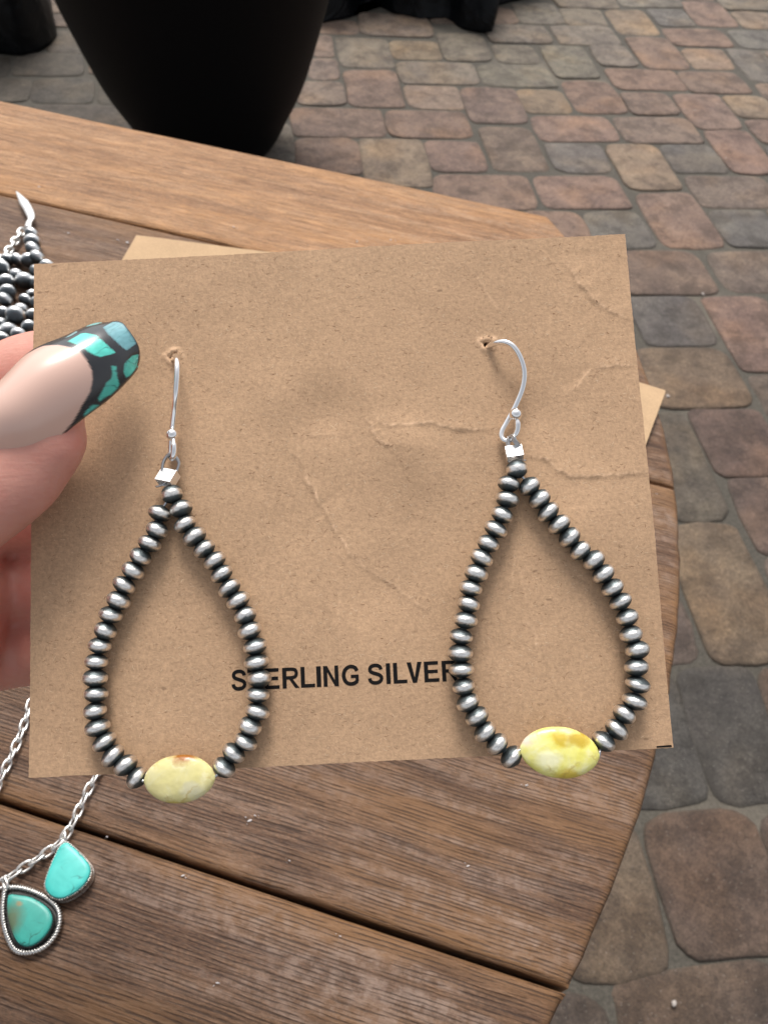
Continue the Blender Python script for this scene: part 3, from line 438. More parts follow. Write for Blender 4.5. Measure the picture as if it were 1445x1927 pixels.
GAP = .0013; TH = .022; RD = .0019
def plank(y0, y1, mat, parent, flip=False):
    y0 += GAP / 2; y1 -= GAP / 2
    top = [(y0, -.012)]
    for i in range(7): a = math.pi / 2 * i / 6; top.append((y0 + RD * (1 - math.sin(math.pi / 2 - a) if False else 1 - math.cos(a)), -RD + RD * math.sin(a)))
    m = 14
    for i in range(1, m): top.append((y0 + RD + (y1 - y0 - 2 * RD) * i / m, 0))
    for i in range(7): a = math.pi / 2 * i / 6; top.append((y1 - RD * (1 - math.sin(a)) , -RD + RD * math.cos(a)))
    top.append((y1, -.012)); top += [(y1 - .001, -TH), (y0 + .001, -TH)]
    n = len(top); rings = []; edge = []
    E = [(0, RD), (.0006, RD * .55), (.0016, RD * .24), (.0030, .0003), (.0048, 0)]
    st = [(-1, e) for e in E] + [(-1 + 2 * i / 60, None) for i in range(1, 60)] + [(1, e) for e in reversed(E)]
    for s, e in st:
        ring = []
        for (y, z) in top:
            xe = math.sqrt(max(1e-6, TR * TR - y * y)); zz = z
            if e is None: x = s * (xe - .006)
            else: x = s * (xe - e[0]); zz = min(z, -e[1]) if z > -.01 else z
            if z > -.01: zz += .00035 * mnoise.noise(V((x * 14, y * 160, 3))) if e is None else .0002 * mnoise.noise(V((x * 90, y * 300, 3)))
            jx = .0007 * mnoise.noise(V((y * 220, z * 300, s * 5))) if e is not None else 0
            ring.append(V((x + jx, y, zz))); d = min(y - y0, y1 - y)
            ed = max(1 - sstep(.001, .0045, d) if z <= 0 else 0, .55 if (e is not None and e[0] < .0028) else 0)
            edge.append(ed * (.6 + .6 * mnoise.noise(V((x * 40, y * 90, 0)))) if z > -.008 else .25)
        rings.append(ring)
    vs, fs = loft(rings); edge += [.3, .3]
    me = fixn(mesh('plank', vs, fs, mat)); a = me.attributes.new('edge', 'FLOAT', 'POINT'); a.data.foreach_set('value', [max(0, min(1, x)) for x in edge])
    ob = obj('plank', me, parent); ob.location = (0, 0, TZ); return ob
for i in range(5):
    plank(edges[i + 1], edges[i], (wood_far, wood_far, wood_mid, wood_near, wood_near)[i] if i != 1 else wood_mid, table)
def box(name, a, b, mat, parent):
    bm = bmesh.new(); bmesh.ops.create_cube(bm, size=1)
    for v in bm.verts: v.co = V(((a[0] + b[0]) / 2 + v.co.x * (b[0] - a[0]), (a[1] + b[1]) / 2 + v.co.y * (b[1] - a[1]), (a[2] + b[2]) / 2 + v.co.z * (b[2] - a[2])))
    bmesh.ops.bevel(bm, geom=bm.edges[:], offset=.002, segments=2, affect='EDGES')
    me = bpy.data.meshes.new(name); bm.to_mesh(me); bm.free(); me.materials.append(mat)
    at = me.attributes.new('edge', 'FLOAT', 'POINT'); return obj(name, me, parent)
zc = TZ - TH - .0006
for x in (-.22, .2): box('crossbar', (x - .02, -.21, zc - .03), (x + .02, .21, zc), wood_mid, table)
for x in (-.22, .2):
    for yy in (-.16, .16): box('leg', (x - .018, yy - .018, .007), (x + .018, yy + .018, zc - .0306), wood_mid, table)
q = NT('paint_fleck'); q.setv(Base_Color=(.52, .48, .47), Roughness=.8); MAT['fleck'] = q.m
Ti = table.matrix_world.inverted()
for i, (x, y, z, s) in enumerate(D['SPECKS']):
    for kk in range(3):
        r = s * (.55, .26, .16)[kk] * .5; dx, dy = (0, 0) if kk == 0 else (random.uniform(-1, 1) * s * 1.1, random.uniform(-1, 1) * s * .6)
        vs = [V((math.cos(a) * r * (1 + .7 * mnoise.noise(V((math.cos(a) * 2, math.sin(a) * 2, i * 3 + kk)))) * 1.25, math.sin(a) * r * .5 * (1 + .8 * mnoise.noise(V((math.cos(a) * 2, math.sin(a) * 2, i * 5 + kk + 50)))), 0)) for a in [2 * math.pi * j / 14 for j in range(14)]]
        rings = [vs, [v * .7 + V((0, 0, .00012)) for v in vs], [v * .05 + V((0, 0, .00014)) for v in vs]]
        ob = obj('paint_speck', mesh('paint_speck', *loft(rings), MAT['fleck']), table); p = Ti @ V((x + dx, y + dy, z)); ob.location = (p.x, p.y, TZ + .0002)
        ob.rotation_euler = (0, 0, random.uniform(-.6, .9))

# ------------------------------------------------------------------ kraft cards
def height_fn(pts):
    segs = []
    for c in D['CREASE']:
        P = resample(catmull([V(p) for p in c['p']], 6), 40); P = [V((p.x + .00035 * mnoise.noise(V((p.x * 700, p.y * 700, 1))), p.y + .00035 * mnoise.noise(V((p.x * 700, p.y * 700, 9))))) for p in P]
        segs.append((P, c['h'] / 1900, min(p.x for p in P), max(p.x for p in P), min(p.y for p in P), max(p.y for p in P)))
    out = []; wear = []
    for (x, y) in pts:
        z = 0; wv = 0; p = V((x, y))
        for P, h, a, b, c_, d_ in segs:
            if x < a - .004 or x > b + .004 or y < c_ - .004 or y > d_ + .004: continue
            best = 1; bi = 0; sg = 1
            for i in range(len(P) - 1):
                u = P[i + 1] - P[i]; t = max(0, min(1, (p - P[i]).dot(u) / u.length_squared)); q_ = P[i] + u * t; dd = (p - q_).length
                if dd < best: best = dd; bi = i + t; sg = 1 if u.x * (p.y - q_.y) - u.y * (p.x - q_.x) > 0 else -1
            f = bi / (len(P) - 1); tp = min(1, 5 * f, 5 * (1 - f)) * .75 + .25
            hh = h * tp * (.75 + .6 * mnoise.noise(V((f * 9, h * 9e4, 0))))
            z += hh * (1.25 * math.exp(-best / .00050) + .9 * sg * math.exp(-best / .0028) * min(1, best / .0005))
            wv = max(wv, math.exp(-(best / .00016) ** 2) * min(1, h / .00012) * tp * max(0, .6 + 1.2 * mnoise.noise(V((f * 34, 5, h * 1e5)))))
        for bx_, by_, r, h in D['BUCKLE']:
            d2 = ((x - bx_) ** 2 + (y - by_) ** 2) / (r * r)
            if d2 < 9: z += h * math.exp(-d2)
        z += .0004 * mnoise.noise(V((x * 38, y * 38, 4))) + .00006 * mnoise.noise(V((x * 260, y * 260, 8)))
        for i, (hx, hy, _) in enumerate(D['HOLES']):
            dx, dy = x - hx, y - hy; d = math.hypot(dx, dy * 1.15); an = math.atan2(dy, dx)
            if d < .003:
                rg = .00062 * (1 + .35 * mnoise.noise(V((math.cos(an) * 1.5, math.sin(an) * 1.5, i * 7))))
                z -= .0016 * (1 - sstep(rg * .45, rg, d)); z += .00022 * math.exp(-((d - rg * 1.5) / .0004) ** 2) * (1 + 1.2 * mnoise.noise(V((dx * 2500, dy * 2500, 3))))
                wv = max(wv, .8 * math.exp(-((d - rg * 1.7) / .0005) ** 2) * max(0, mnoise.noise(V((dx * 1600, dy * 1600, i))) + .5))
        out.append(z); wear.append(min(1, max(0, wv)))
    return out, wear
def sheet(name, w_, h_, nx, ny, zf, mat, parent, th=.00042, rag=.00006):
    pts = []
    for j in range(ny + 1):
        for i in range(nx + 1):
            x = -w_ / 2 + w_ * i / nx; y = -h_ / 2 + h_ * j / ny
            if i in (0, nx): x += rag * mnoise.noise(V((y * 300, i, 0))) + rag * mnoise.noise(V((y * 1700, i, 0)))
            if j in (0, ny): y += rag * mnoise.noise(V((x * 300, j, 5))) + rag * mnoise.noise(V((x * 1700, j, 5)))
            pts.append((x, y))
    z, wear = zf(pts); n = len(pts)
    vs = [(x, y, zz) for (x, y), zz in zip(pts, z)] + [(x, y, zz - th) for (x, y), zz in zip(pts, z)]
    fs = []; k = nx + 1
    for j in range(ny):
        for i in range(nx):
            a = j * k + i; fs.append((a, a + 1, a + 1 + k, a + k)); fs.append((n + a, n + a + k, n + a + 1 + k, n + a + 1))
    b = [i for i in range(nx)] + [j * k + nx for j in range(ny)] + [ny * k + i for i in range(nx, 0, -1)] + [j * k for j in range(ny, 0, -1)]
    for p, r in zip(b, b[1:] + b[:1]): fs.append((p, n + p, n + r, r))
    me = mesh(name, vs, fs, mat); a = me.attributes.new('wear', 'FLOAT', 'POINT'); a.data.foreach_set('value', wear + wear)
    try: me.set_sharp_from_angle(angle=1.0)
    except Exception: pass
    return obj(name, me, parent)
K = D['CARD']; u_, v_, n_ = V(K['u']), V(K['v']), V(K['n'])
MC = Matrix((u_, v_, n_)).transposed().to_4x4(); MC.translation = V(K['O'])
card = empty('earring_card', MC); tag(card, 'creased brown kraft earring card with black lettering, held up in front', 'card')
sheet('card_sheet', K['w'], K['h'], 380, 320, height_fn, MAT['kraft'], card)
def flatz(pts): return [.0005 * mnoise.noise(V((x * 22, y * 22, 2))) + 6.0 * (max(0, x - .02)) ** 2 * .15 for x, y in pts], [0.0] * len(pts)
ang = D['CARDA'][1]; p = V(D['CARDA'][0]); wA, hA = .081, .068
ctr = p + Matrix.Rotation(ang, 3, 'Z') @ V((wA / 2, -hA / 2, 0))
cA = sheet('jewellery_card', wA, hA, 40, 34, flatz, MAT['kraft_pale'], None); cA.matrix_world = Matrix.Translation((ctr.x, ctr.y, TZ + .0012)) @ Matrix.Rotation(ang, 4, 'Z')
tag(cA, 'pale kraft card flat on the far planks, showing above the held card', 'card')
angb = (D['CARDB'][1] - math.pi) * .5 + (D['CARDB'][2] + math.pi / 2) * .5; p = V(D['CARDB'][0])
ctr = p + Matrix.Rotation(angb, 3, 'Z') @ V((-wA / 2, -hA / 2, 0))
cB = sheet('jewellery_card', wA, hA, 40, 34, flatz, MAT['kraft_pale'], None); cB.matrix_world = Matrix.Translation((ctr.x, ctr.y, TZ + .0026)) @ Matrix.Rotation(angb, 4, 'Z')
tag(cB, 'pale kraft card whose corner pokes out over the table edge right of the held card', 'card')

# loose paper fibres lying in the sheet's face, and the two short black marks at the bottom corners
fr = random.Random(12); fp = []; ff = []; fm = []
for i in range(5000):
    x, y = fr.uniform(-.5, .5) * (K['w'] - .002), fr.uniform(-.5, .5) * (K['h'] - .002); a = fr.gauss(0, .7); ln = fr.uniform(.00014, .0006); wd = fr.uniform(.000012, .000026); cv_ = fr.gauss(0, 1.6)
    dk = fr.random() < .42; bi = len(fp); fm_ = 0 if dk else 1
    if fr.random() < .02: wd *= 2.2; ln *= .6; fm_ = 0
    for k in range(4):
        aa = a + cv_ * (k / 3 - .5); fp += [(x - math.sin(aa) * wd, y + math.cos(aa) * wd), (x + math.sin(aa) * wd, y - math.cos(aa) * wd)]; x += math.cos(aa) * ln / 3; y += math.sin(aa) * ln / 3
    for k in range(3): ff.append((bi + 2 * k, bi + 2 * k + 1, bi + 2 * k + 3, bi + 2 * k + 2)); fm.append(fm_)
fz, _ = height_fn(fp)
q = NT('dark_fibre'); q.setv(Base_Color=(.22, .12, .066), Roughness=.9, Specular_IOR_Level=.1); f0 = q.m
q = NT('light_fibre'); q.setv(Base_Color=(.64, .47, .32), Roughness=.9, Specular_IOR_Level=.1)
fme = mesh('paper_fibres', [(p[0], p[1], z + .00002) for p, z in zip(fp, fz)], ff, f0, False); fme.materials.append(q.m); fme.polygons.foreach_set('material_index', fm)
fo = obj('paper_fibres', fme, card); fo['kind'] = 'stuff'
cm = [(K['w'] / 2 - .0021, K['w'] / 2 - .0002), (-K['w'] / 2 + .0012, -K['w'] / 2 + .0022)]; cp = []
for a, b_ in cm: cp += [(a, -K['h'] / 2 + .00012), (b_, -K['h'] / 2 + .00012), (b_, -K['h'] / 2 + .00036), (a, -K['h'] / 2 + .0003)]
cz, _ = height_fn(cp)
for k in (0,): obj('black_mark', mesh('black_mark', [(p[0], p[1], z + .00006) for p, z in list(zip(cp, cz))[k:k + 4]], [(0, 1, 2, 3)], MAT['ink'], False), card)

q = NT('hole_shadow'); q.setv(Base_Color=(.03, .018, .012), Roughness=1.0, Specular_IOR_Level=0.0)  # dark disc painted in for the shade inside each hole
for i, (hx, hy, _) in enumerate(D['HOLES']):
    ring = [V((hx + math.cos(a) * .00046 * (1 + .5 * mnoise.noise(V((math.cos(a) * 1.3, math.sin(a) * 1.3, i * 5)))) - .00012, hy + math.sin(a) * .00040 * (1 + .5 * mnoise.noise(V((math.cos(a) * 1.3, math.sin(a) * 1.3, i * 5 + 2)))) - .00008, -.00028)) for a in [2 * math.pi * j / 16 for j in range(16)]]
    z0 = height_fn([(hx + .0016, hy)])[0][0]
    obj('pierced_hole_shade', mesh('pierced_hole_shade', [p + V((0, 0, z0)) for p in ring], [tuple(range(16))], q.m, False), card)
    # torn paper flaps standing up round the hole
    for k in range(5):
        a = .6 + k * .55 + i * .4 + random.uniform(-.2, .2); d = V((math.cos(a), math.sin(a), 0)); s_ = V((-d.y, d.x, 0)); r = .00052; ln = random.uniform(.0003, .00075)
        c_ = V((hx, hy, z0)); fl = [c_ + d * r - s_ * .00022, c_ + d * r + s_ * .00022, c_ + d * (r + ln) + s_ * .0001 + V((0, 0, .00032)), c_ + d * (r + ln * .9) - s_ * .00014 + V((0, 0, .00022))]
        me = mesh('torn_flap', fl, [(0, 1, 2, 3)], MAT['kraft'], False); me.attributes.new('wear', 'FLOAT', 'POINT').data.foreach_set('value', [.1, .1, .5, .5]); obj('torn_flap', me, card)

# lettering: STERLING SILVER in bold black sans capitals
def strip(P, wd, sub=8, cap=True):
    Q = resample(catmull([V((x, y, 0)) for x, y in P], sub), 30); vs = []; fs = []
    for i, p in enumerate(Q):
        t = (Q[min(i + 1, len(Q) - 1)] - Q[max(i - 1, 0)]).normalized(); n = V((-t.y, t.x, 0)) * wd / 2; vs += [p + n, p - n]
    for i in range(len(Q) - 1): fs.append((2 * i, 2 * i + 1, 2 * i + 3, 2 * i + 2))
    return vs, fs
def quad(x0, y0, x1, y1): return [V((x0, y0, 0)), V((x1, y0, 0)), V((x1, y1, 0)), V((x0, y1, 0))], [(0, 1, 2, 3)]
def para(a, b, c_, d_): return [V((*p, 0)) for p in (a, b, c_, d_)], [(0, 1, 2, 3)]
ST = .20
def glyph(ch, W):
    if ch == 'I': return [quad(0, 0, W, 1)]
    if ch == 'T': return [quad(0, .83, W, 1), quad(W / 2 - ST / 2, 0, W / 2 + ST / 2, .83)]
    if ch == 'E': return [quad(0, 0, ST, 1), quad(ST, .83, W - .03, 1), quad(ST, .425, W - .06, .59), quad(ST, 0, W, .17)]
    if ch == 'L': return [quad(0, 0, ST, 1), quad(ST, 0, W, .17)]
    if ch == 'N': return [quad(0, 0, .19, 1), quad(W - .19, 0, W, 1), para((.19, 1), (.19, .70), (W - .19, 0), (W - .19, .30))]
    if ch == 'V': return [para((0, 1), (W / 2 - .10, 0), (W / 2, 0), (W / 2, .22)), para((0, 1), (W / 2, .22), (W / 2, .26), (.215, 1)), para((W, 1), (W - .215, 1), (W / 2, .26), (W / 2, .22)), para((W, 1), (W / 2, .22), (W / 2, 0), (W / 2 + .10, 0))]
    if ch == 'R': return [quad(0, 0, ST, 1), strip([(ST, .915), (W * .55, .915), (W * .78, .87), (W * .85, .72), (W * .78, .56), (W * .55, .505), (ST, .505)], .165), para((W * .42, .42), (W * .62, .44), (W * 1.02, 0), (W * .76, 0))]
    if ch == 'S': return [strip([(W * .86, .71), (W * .80, .84), (W * .62, .915), (W * .40, .915), (W * .20, .85), (W * .14, .72), (W * .22, .61), (W * .46, .53), (W * .72, .46), (W * .87, .36), (W * .86, .22), (W * .72, .11), (W * .48, .075), (W * .26, .11), (W * .13, .22), (W * .11, .31)], .175)]
    if ch == 'G': return [strip([(W * .90, .70), (W * .80, .85), (W * .62, .915), (W * .44, .91), (W * .24, .80), (W * .13, .62), (W * .12, .40), (W * .23, .19), (W * .42, .09), (W * .62, .085), (W * .80, .14), (W * .895, .22)], .18), quad(W * .80, .20, W * .99, .52), quad(W * .53, .36, W * .80, .52)]
cap = D['CAPH']; tv = []; tf = []; lay = 0
for ch, x0, x1, y in D['TEXT']:
    for vs, fs in glyph(ch, (x1 - x0) / cap):
        lay += 1; b = len(tv)
        for p in vs:
            xx = x0 + p.x * cap; yy = y + p.y * cap; tv.append((xx, yy))
        tf += [tuple(b + i for i in f) for f in fs]
hz, _ = height_fn(tv); rng = random.Random(5)
lz = {}
tvs = [(x, y, z + .00004) for (x, y), z in zip(tv, hz)]
tme = fixn(mesh('printed_text', tvs, tf, MAT['ink'], False))
for pl in tme.polygons:
    pass
obj('printed_text', tme, card)

# ------------------------------------------------------------------ earrings
RB, HB = .00154, .00116
prof = [(.00034, -HB)] + [(RB * (1 - abs(z) ** 1.95) ** .60, z * HB) for z in [-.97, -.9, -.8, -.66, -.5, -.33, -.17, 0, .17, .33, .5, .66, .8, .9, .97]] + [(.00034, HB)]
bead_me = lathe_me('bead', prof, 28, MAT['bead'])
prof = [(.0004, -.00120)] + [(.00138 * (1 - abs(z) ** 2.2) ** .5, z * .00122) for z in [-.95, -.85, -.7, -.5, -.25, 0, .25, .5, .7, .85, .95]] + [(.0004, .00120)]
top_me = lathe_me('top_bead', prof, 28, MAT['bead'])
q = NT('stringing_wire'); q.setv(Metallic=1.0, Base_Color=(.55, .56, .57), Roughness=.3); MAT['wire'] = q.m
def stone_mat(name, stops, spot, spotcol, patch=None):
    q = NT(name); o = q.tc.outputs['Object']
    n = q.noise(o, 260, 4, .55, .8); c1 = q.ramp(n, stops)
    c1 = q.mix(q.ramp(q.noise(o, 520, 3, .6), [(.55, 0.0), (.75, .5)]), c1, (.80, .76, .52))
    for (x, y, rx, ry, cc, am) in spot:
        m = q.N.new('ShaderNodeMapping'); m.vector_type = 'POINT'; m.inputs['Location'].default_value = (-(x + .0011) / rx, -(y + .0011) / ry, 0); m.inputs['Scale'].default_value = (1 / rx, 1 / ry, 0)
        wv = q.vadd(o, q.noise(o, 420, 4, .65, 0, 'Color'), .0022); q.l(wv, m.inputs[0])
        ln = q.N.new('ShaderNodeVectorMath'); ln.operation = 'LENGTH'; q.l(m.outputs[0], ln.inputs[0])
        c1 = q.mix(q.math('MULTIPLY', q.ramp(ln.outputs['Value'], [(.45, 1.0), (1.0, 0.0)]), am), c1, cc)
    vw = q.vadd(o, q.noise(o, 380, 4, .65, 0, 'Color'), .0035)
    vn = q.ramp(q.voro(vw, 230, 'DISTANCE_TO_EDGE'), [(.008, 1.0), (.05, 0.0)]); vs_ = q.ramp(q.noise(o, 210, 2), [(.48, 0.0), (.60, 1.0)])
    c1 = q.mix(q.math('MULTIPLY', q.math('MULTIPLY', vn, vs_), .5), c1, (.45, .30, .06))
    pit = q.ramp(q.voro(o, 900), [(.06, 1.0), (.12, 0.0)]); ps = q.ramp(q.noise(o, 350, 1), [(.60, 0.0), (.66, 1.0)])
    c1 = q.mix(q.math('MULTIPLY', q.math('MULTIPLY', pit, ps), .7), c1, (.12, .10, .04))
    q.col(c1); q.setv(Roughness=.32, Coat_Weight=.25, Coat_Roughness=.18, Subsurface_Weight=.12, Subsurface_Radius=(.8, .7, .3), Subsurface_Scale=.001)
    q.bump(q.noise(o, 230, 3), .35, .0012); q.bump(q.noise(o, 900, 3), .08, .0002); return q.m
MAT['stoneA'] = stone_mat('pale_yellow_stone', [(.3, (.62, .56, .24)), (.5, (.66, .60, .28)), (.7, (.70, .66, .42))],
    [(.0008, .0030, .0024, .0015, (.30, .105, .010), 1.0), (-.001, -.0029, .0032, .0008, (.52, .40, .05), .7), (.0018, -.0012, .0018, .0011, (.58, .55, .38), .7), (-.003, .0005, .002, .002, (.62, .56, .24), .4)], None)
MAT['stoneB'] = stone_mat('bright_yellow_stone', [(.3, (.72, .66, .12)), (.5, (.76, .72, .22)), (.7, (.78, .75, .38))],
    [(-.0002, .0018, .0018, .0011, (.55, .38, .02), .85), (.0022, .0018, .0016, .0010, (.50, .32, .015), .85), (.0014, -.0026, .0026, .0010, (.60, .42, .02), .8), (-.0016, -.0008, .0022, .0015, (.82, .80, .52), .9), (-.0042, .0014, .001, .0014, (.70, .58, .52), .8)], None)
def stone_mesh(name, a, b, c_, mat, seed, notch=False):
    rings = []; N = 40
    for i in range(33):
        x = -1 + 2 * i / 32; x = math.sin(x * math.pi / 2); r = max(.015, (1 - abs(x) ** 2.0)) ** .54
        ring = []
        for j in range(N):
            an = 2 * math.pi * j / N; y, z = math.cos(an) * r * b, math.sin(an) * r * c_
            p = V((x * a, y, z)); k = 1 + .05 * mnoise.noise(p * 350 + V((seed, 0, 0)))
            if notch and x > .90 and abs(y) < b * .3: k *= .9
            ring.append(V((p.x * (1 + .02 * mnoise.noise(p * 200)), y * k, z * k)))
        rings.append(ring)
    return fixn(mesh(name, *loft(rings), mat))
def strand_dirs(P):
    out = []
    for i in range(len(P)):
        a = V(P[max(0, i - 2)]); b = V(P[min(len(P) - 1, i + 2)]); out.append((b - a).normalized())
    return out
def bead_strand(parent, P, off, rseed):
    rr = random.Random(rseed)
    for p, t in zip(P, strand_dirs(P)):
        o = bpy.data.objects.new('bead', bead_me); link(o, parent); o.location = V(p) - off
        ref = V((0, 1, 0)); t = (t + V((0, -.30 * (1 if t.y < 0 else -1) if False else 0, 0)) + V((rr.uniform(-.09, .09), rr.uniform(-.09, .09), rr.uniform(-.10, .10)))).normalized()
        o.rotation_euler = (t.to_track_quat('Z', 'X') @ Matrix.Rotation(rr.uniform(0, 6.28), 3, 'Z').to_quaternion()).to_euler()
        s = rr.uniform(.95, 1.05); o.scale = (s * rr.uniform(.97, 1.03), s, rr.uniform(.9, 1.06))
labels = ('silver bead drop earring on the left with pale yellow stone, brown spot at its top', 'silver bead drop earring on the right with bright yellow stone, amber patches')
for ei, E in enumerate(D['EAR']):
    off = V(E['crimp']); Me = MC @ Matrix.Translation(off)
    er = empty('beaded_earring', Me); tag(er, labels[ei], 'earring', 'pair of earrings on the card')
    L = lambda P: [V(p) - off for p in P]
    o = obj('top_bead', top_me, er); o.location = V(E['top']) - off; d = (V(E['crimp']) - V(E['top'])).normalized(); o.rotation_euler = d.to_track_quat('Z', 'X').to_euler()
    bead_strand(er, E['L'], off, 11 + ei); bead_strand(er, E['R'], off, 21 + ei)
    ends = E['stend']
    for side, P in (('L', E['L']), ('R', E['R'])):
        pts = [E['top']] + P + [ends[0 if side == 'L' else 1]]
        tube('beading_wire', resample(catmull(L(pts), 3), 60), .00018, MAT['wire'], er, k=6)
    a, b = E['stsz'][0] * .465, E['stsz'][1] * .445
    o = obj('stone_bead', stone_mesh('stone_bead', a, b, b * .40, MAT['stoneA' if ei == 0 else 'stoneB'], ei * 40, ei == 0), er); o.location = V(E['stone']) - off
    dv = V(ends[1]) - V(ends[0]); o.rotation_euler = (0, 0, math.atan2(dv.y, dv.x))
    hk = tube('ear_hook', resample(catmull(L(E['hook']), 8), 90), lambda t: .00040 if t < .97 else .0003, MAT['silver'], er, k=12)
    bm = bmesh.new(); bmesh.ops.create_uvsphere(bm, u_segments=24, v_segments=16, radius=.00082); me = bpy.data.meshes.new('hook_ball'); bm.to_mesh(me); bm.free()
    me.materials.append(MAT['silver']); me.polygons.foreach_set('use_smooth', [True] * len(me.polygons)); hb = obj('hook_ball', me, hk); hb.location = V(E['ball']) - off
    tube('wire_loop', resample(catmull(L(E['loop']), 6), 40), .00022, MAT['wire'], er, k=8)
    lp2 = [p + V((.00012, .00005, .00034)) for p in L(E['loop'])]; tube('wire_loop', resample(catmull(lp2, 6), 40), .00020, MAT['wire'], er, k=8)
    tube('wire_tail', resample(catmull(L(E['tail']), 4), 14), .00014, MAT['wire'], er, k=6)
    # square crimp tube: hollow box, open top and bottom
    hw, hh, t = .00118, .00098, .00016
    if ei: hw, hh = .00108, .00086
    O4 = [(-1, -1), (1, -1), (1, 1), (-1, 1)]; vs = []
    for sx in (hw, hw - t):
        for yy in (-hh, hh):
            for (x, z) in O4: vs.append(V((x * sx, yy, z * sx * .6)))
    fs = []
    for j in range(4):
        k = (j + 1) % 4; fs += [(j, k, 4 + k, 4 + j), (8 + j, 12 + j, 12 + k, 8 + k), (4 + j, 4 + k, 12 + k, 12 + j), (j, 8 + j, 8 + k, k)]
    me = fixn(mesh('crimp', vs, fs, MAT['silver_crimp'], False))
    o = obj('crimp', me, er); o.rotation_euler = (Matrix.Rotation(math.radians(-24), 3, 'X') @ Matrix.Rotation(math.radians(E['cang']), 3, 'Z') @ Matrix.Rotation(math.radians(-10 if ei == 0 else -4), 3, 'Y')).to_euler()
    bv = o.modifiers.new('bevel', 'BEVEL'); bv.width = .00009; bv.segments = 2

# ------------------------------------------------------------------ bracelet of round beads with a leaf-shaped clasp, at the left
C0 = V(D['BRAC'][1][:3]); br = empty('bead_bracelet', Matrix.Translation((C0.x, C0.y, TZ))); tag(br, 'coiled bracelet of dark round silver beads with bright leaf clasp on the table at left', 'bracelet')
base = V((C0.x, C0.y, TZ))
prof = [(.0006, -.00285)] + [(.0032 * (1 - abs(z) ** 2.05) ** .5, z * .00295) for z in [-.95, -.85, -.7, -.5, -.25, 0, .25, .5, .7, .85, .95]] + [(.0006, .00285)]
rb = lathe_me('bead', prof, 24, MAT['bead_big']); rr = random.Random(3)
for i, (x, y, z, r) in enumerate(D['BRAC']):
    o = bpy.data.objects.new('bead', rb); link(o, br); s = r / .0032; s *= 1.12; o.scale = (s, s, s * .80); o.location = V((x, y, TZ + r + .0004 + (.002 if i % 5 == 3 else 0))) - base
    a = rr.uniform(-.5, .5); o.rotation_euler = (math.pi / 2 + rr.uniform(-.3, .3), rr.uniform(-.2, .2), a)
def link_me(name, ln, wd, wr, mat):
    P = []
    for j in range(28):
        a = 2 * math.pi * j / 28; cx, sx = math.cos(a), math.sin(a)
        P.append(V(((ln / 2 - wr) * math.copysign(abs(cx) ** .8, cx), (wd / 2 - wr) * math.copysign(abs(sx) ** .8, sx), 0)))
    return mesh(name, *tube_geo(P, wr, 8, closed=True), mat)
def chain(parent, P, base, me, pitch, seed, roll=.72):
    Q = catmull([V(p) for p in P], 10); L = sum((b - a).length for a, b in zip(Q, Q[1:])); n = max(2, int(L / pitch)); Q = resample(Q, n + 1); rr = random.Random(seed)
    for i in range(n):
        d = (Q[i + 1] - Q[i]).normalized(); o = bpy.data.objects.new('chain_link', me); link(o, parent)
        o.location = (Q[i] + Q[i + 1]) / 2 - base
        yaw_ = math.atan2(d.y, d.x); o.rotation_euler = (Matrix.Rotation(yaw_, 3, 'Z') @ Matrix.Rotation((roll if i % 2 else -roll) + rr.uniform(-.15, .15), 3, 'X')).to_euler()
chain(br, D['BCHAIN'], base, link_me('chain_link', .0066, .0042, .0007, MAT['silver_chain']), .0036, 5, .8)
cl = D['CLAW']; rings = []
mids = [(V(r[:3]) + V(r[3:])) / 2 for r in cl]; hws = [max(.0002, (V(r[:3]) - V(r[3:])).length / 2) for r in cl]
Q = resample(catmull(mids, 6), 31); 
for i, p in enumerate(Q):
    f = i / 30 * (len(hws) - 1); k = min(int(f), len(hws) - 2); hw = hws[k] + (hws[k + 1] - hws[k]) * (f - k)
    t = (Q[min(30, i + 1)] - Q[max(0, i - 1)]).normalized(); sd_ = V((-t.y, t.x, 0)).normalized()
    rings.append([p - base + sd_ * math.cos(a) * hw + V((0, 0, math.sin(a) * hw * .45)) for a in [2 * math.pi * j / 16 for j in range(16)]])
obj('leaf_clasp', fixn(mesh('leaf_clasp', *loft(rings), MAT['silver_chain'])), br)

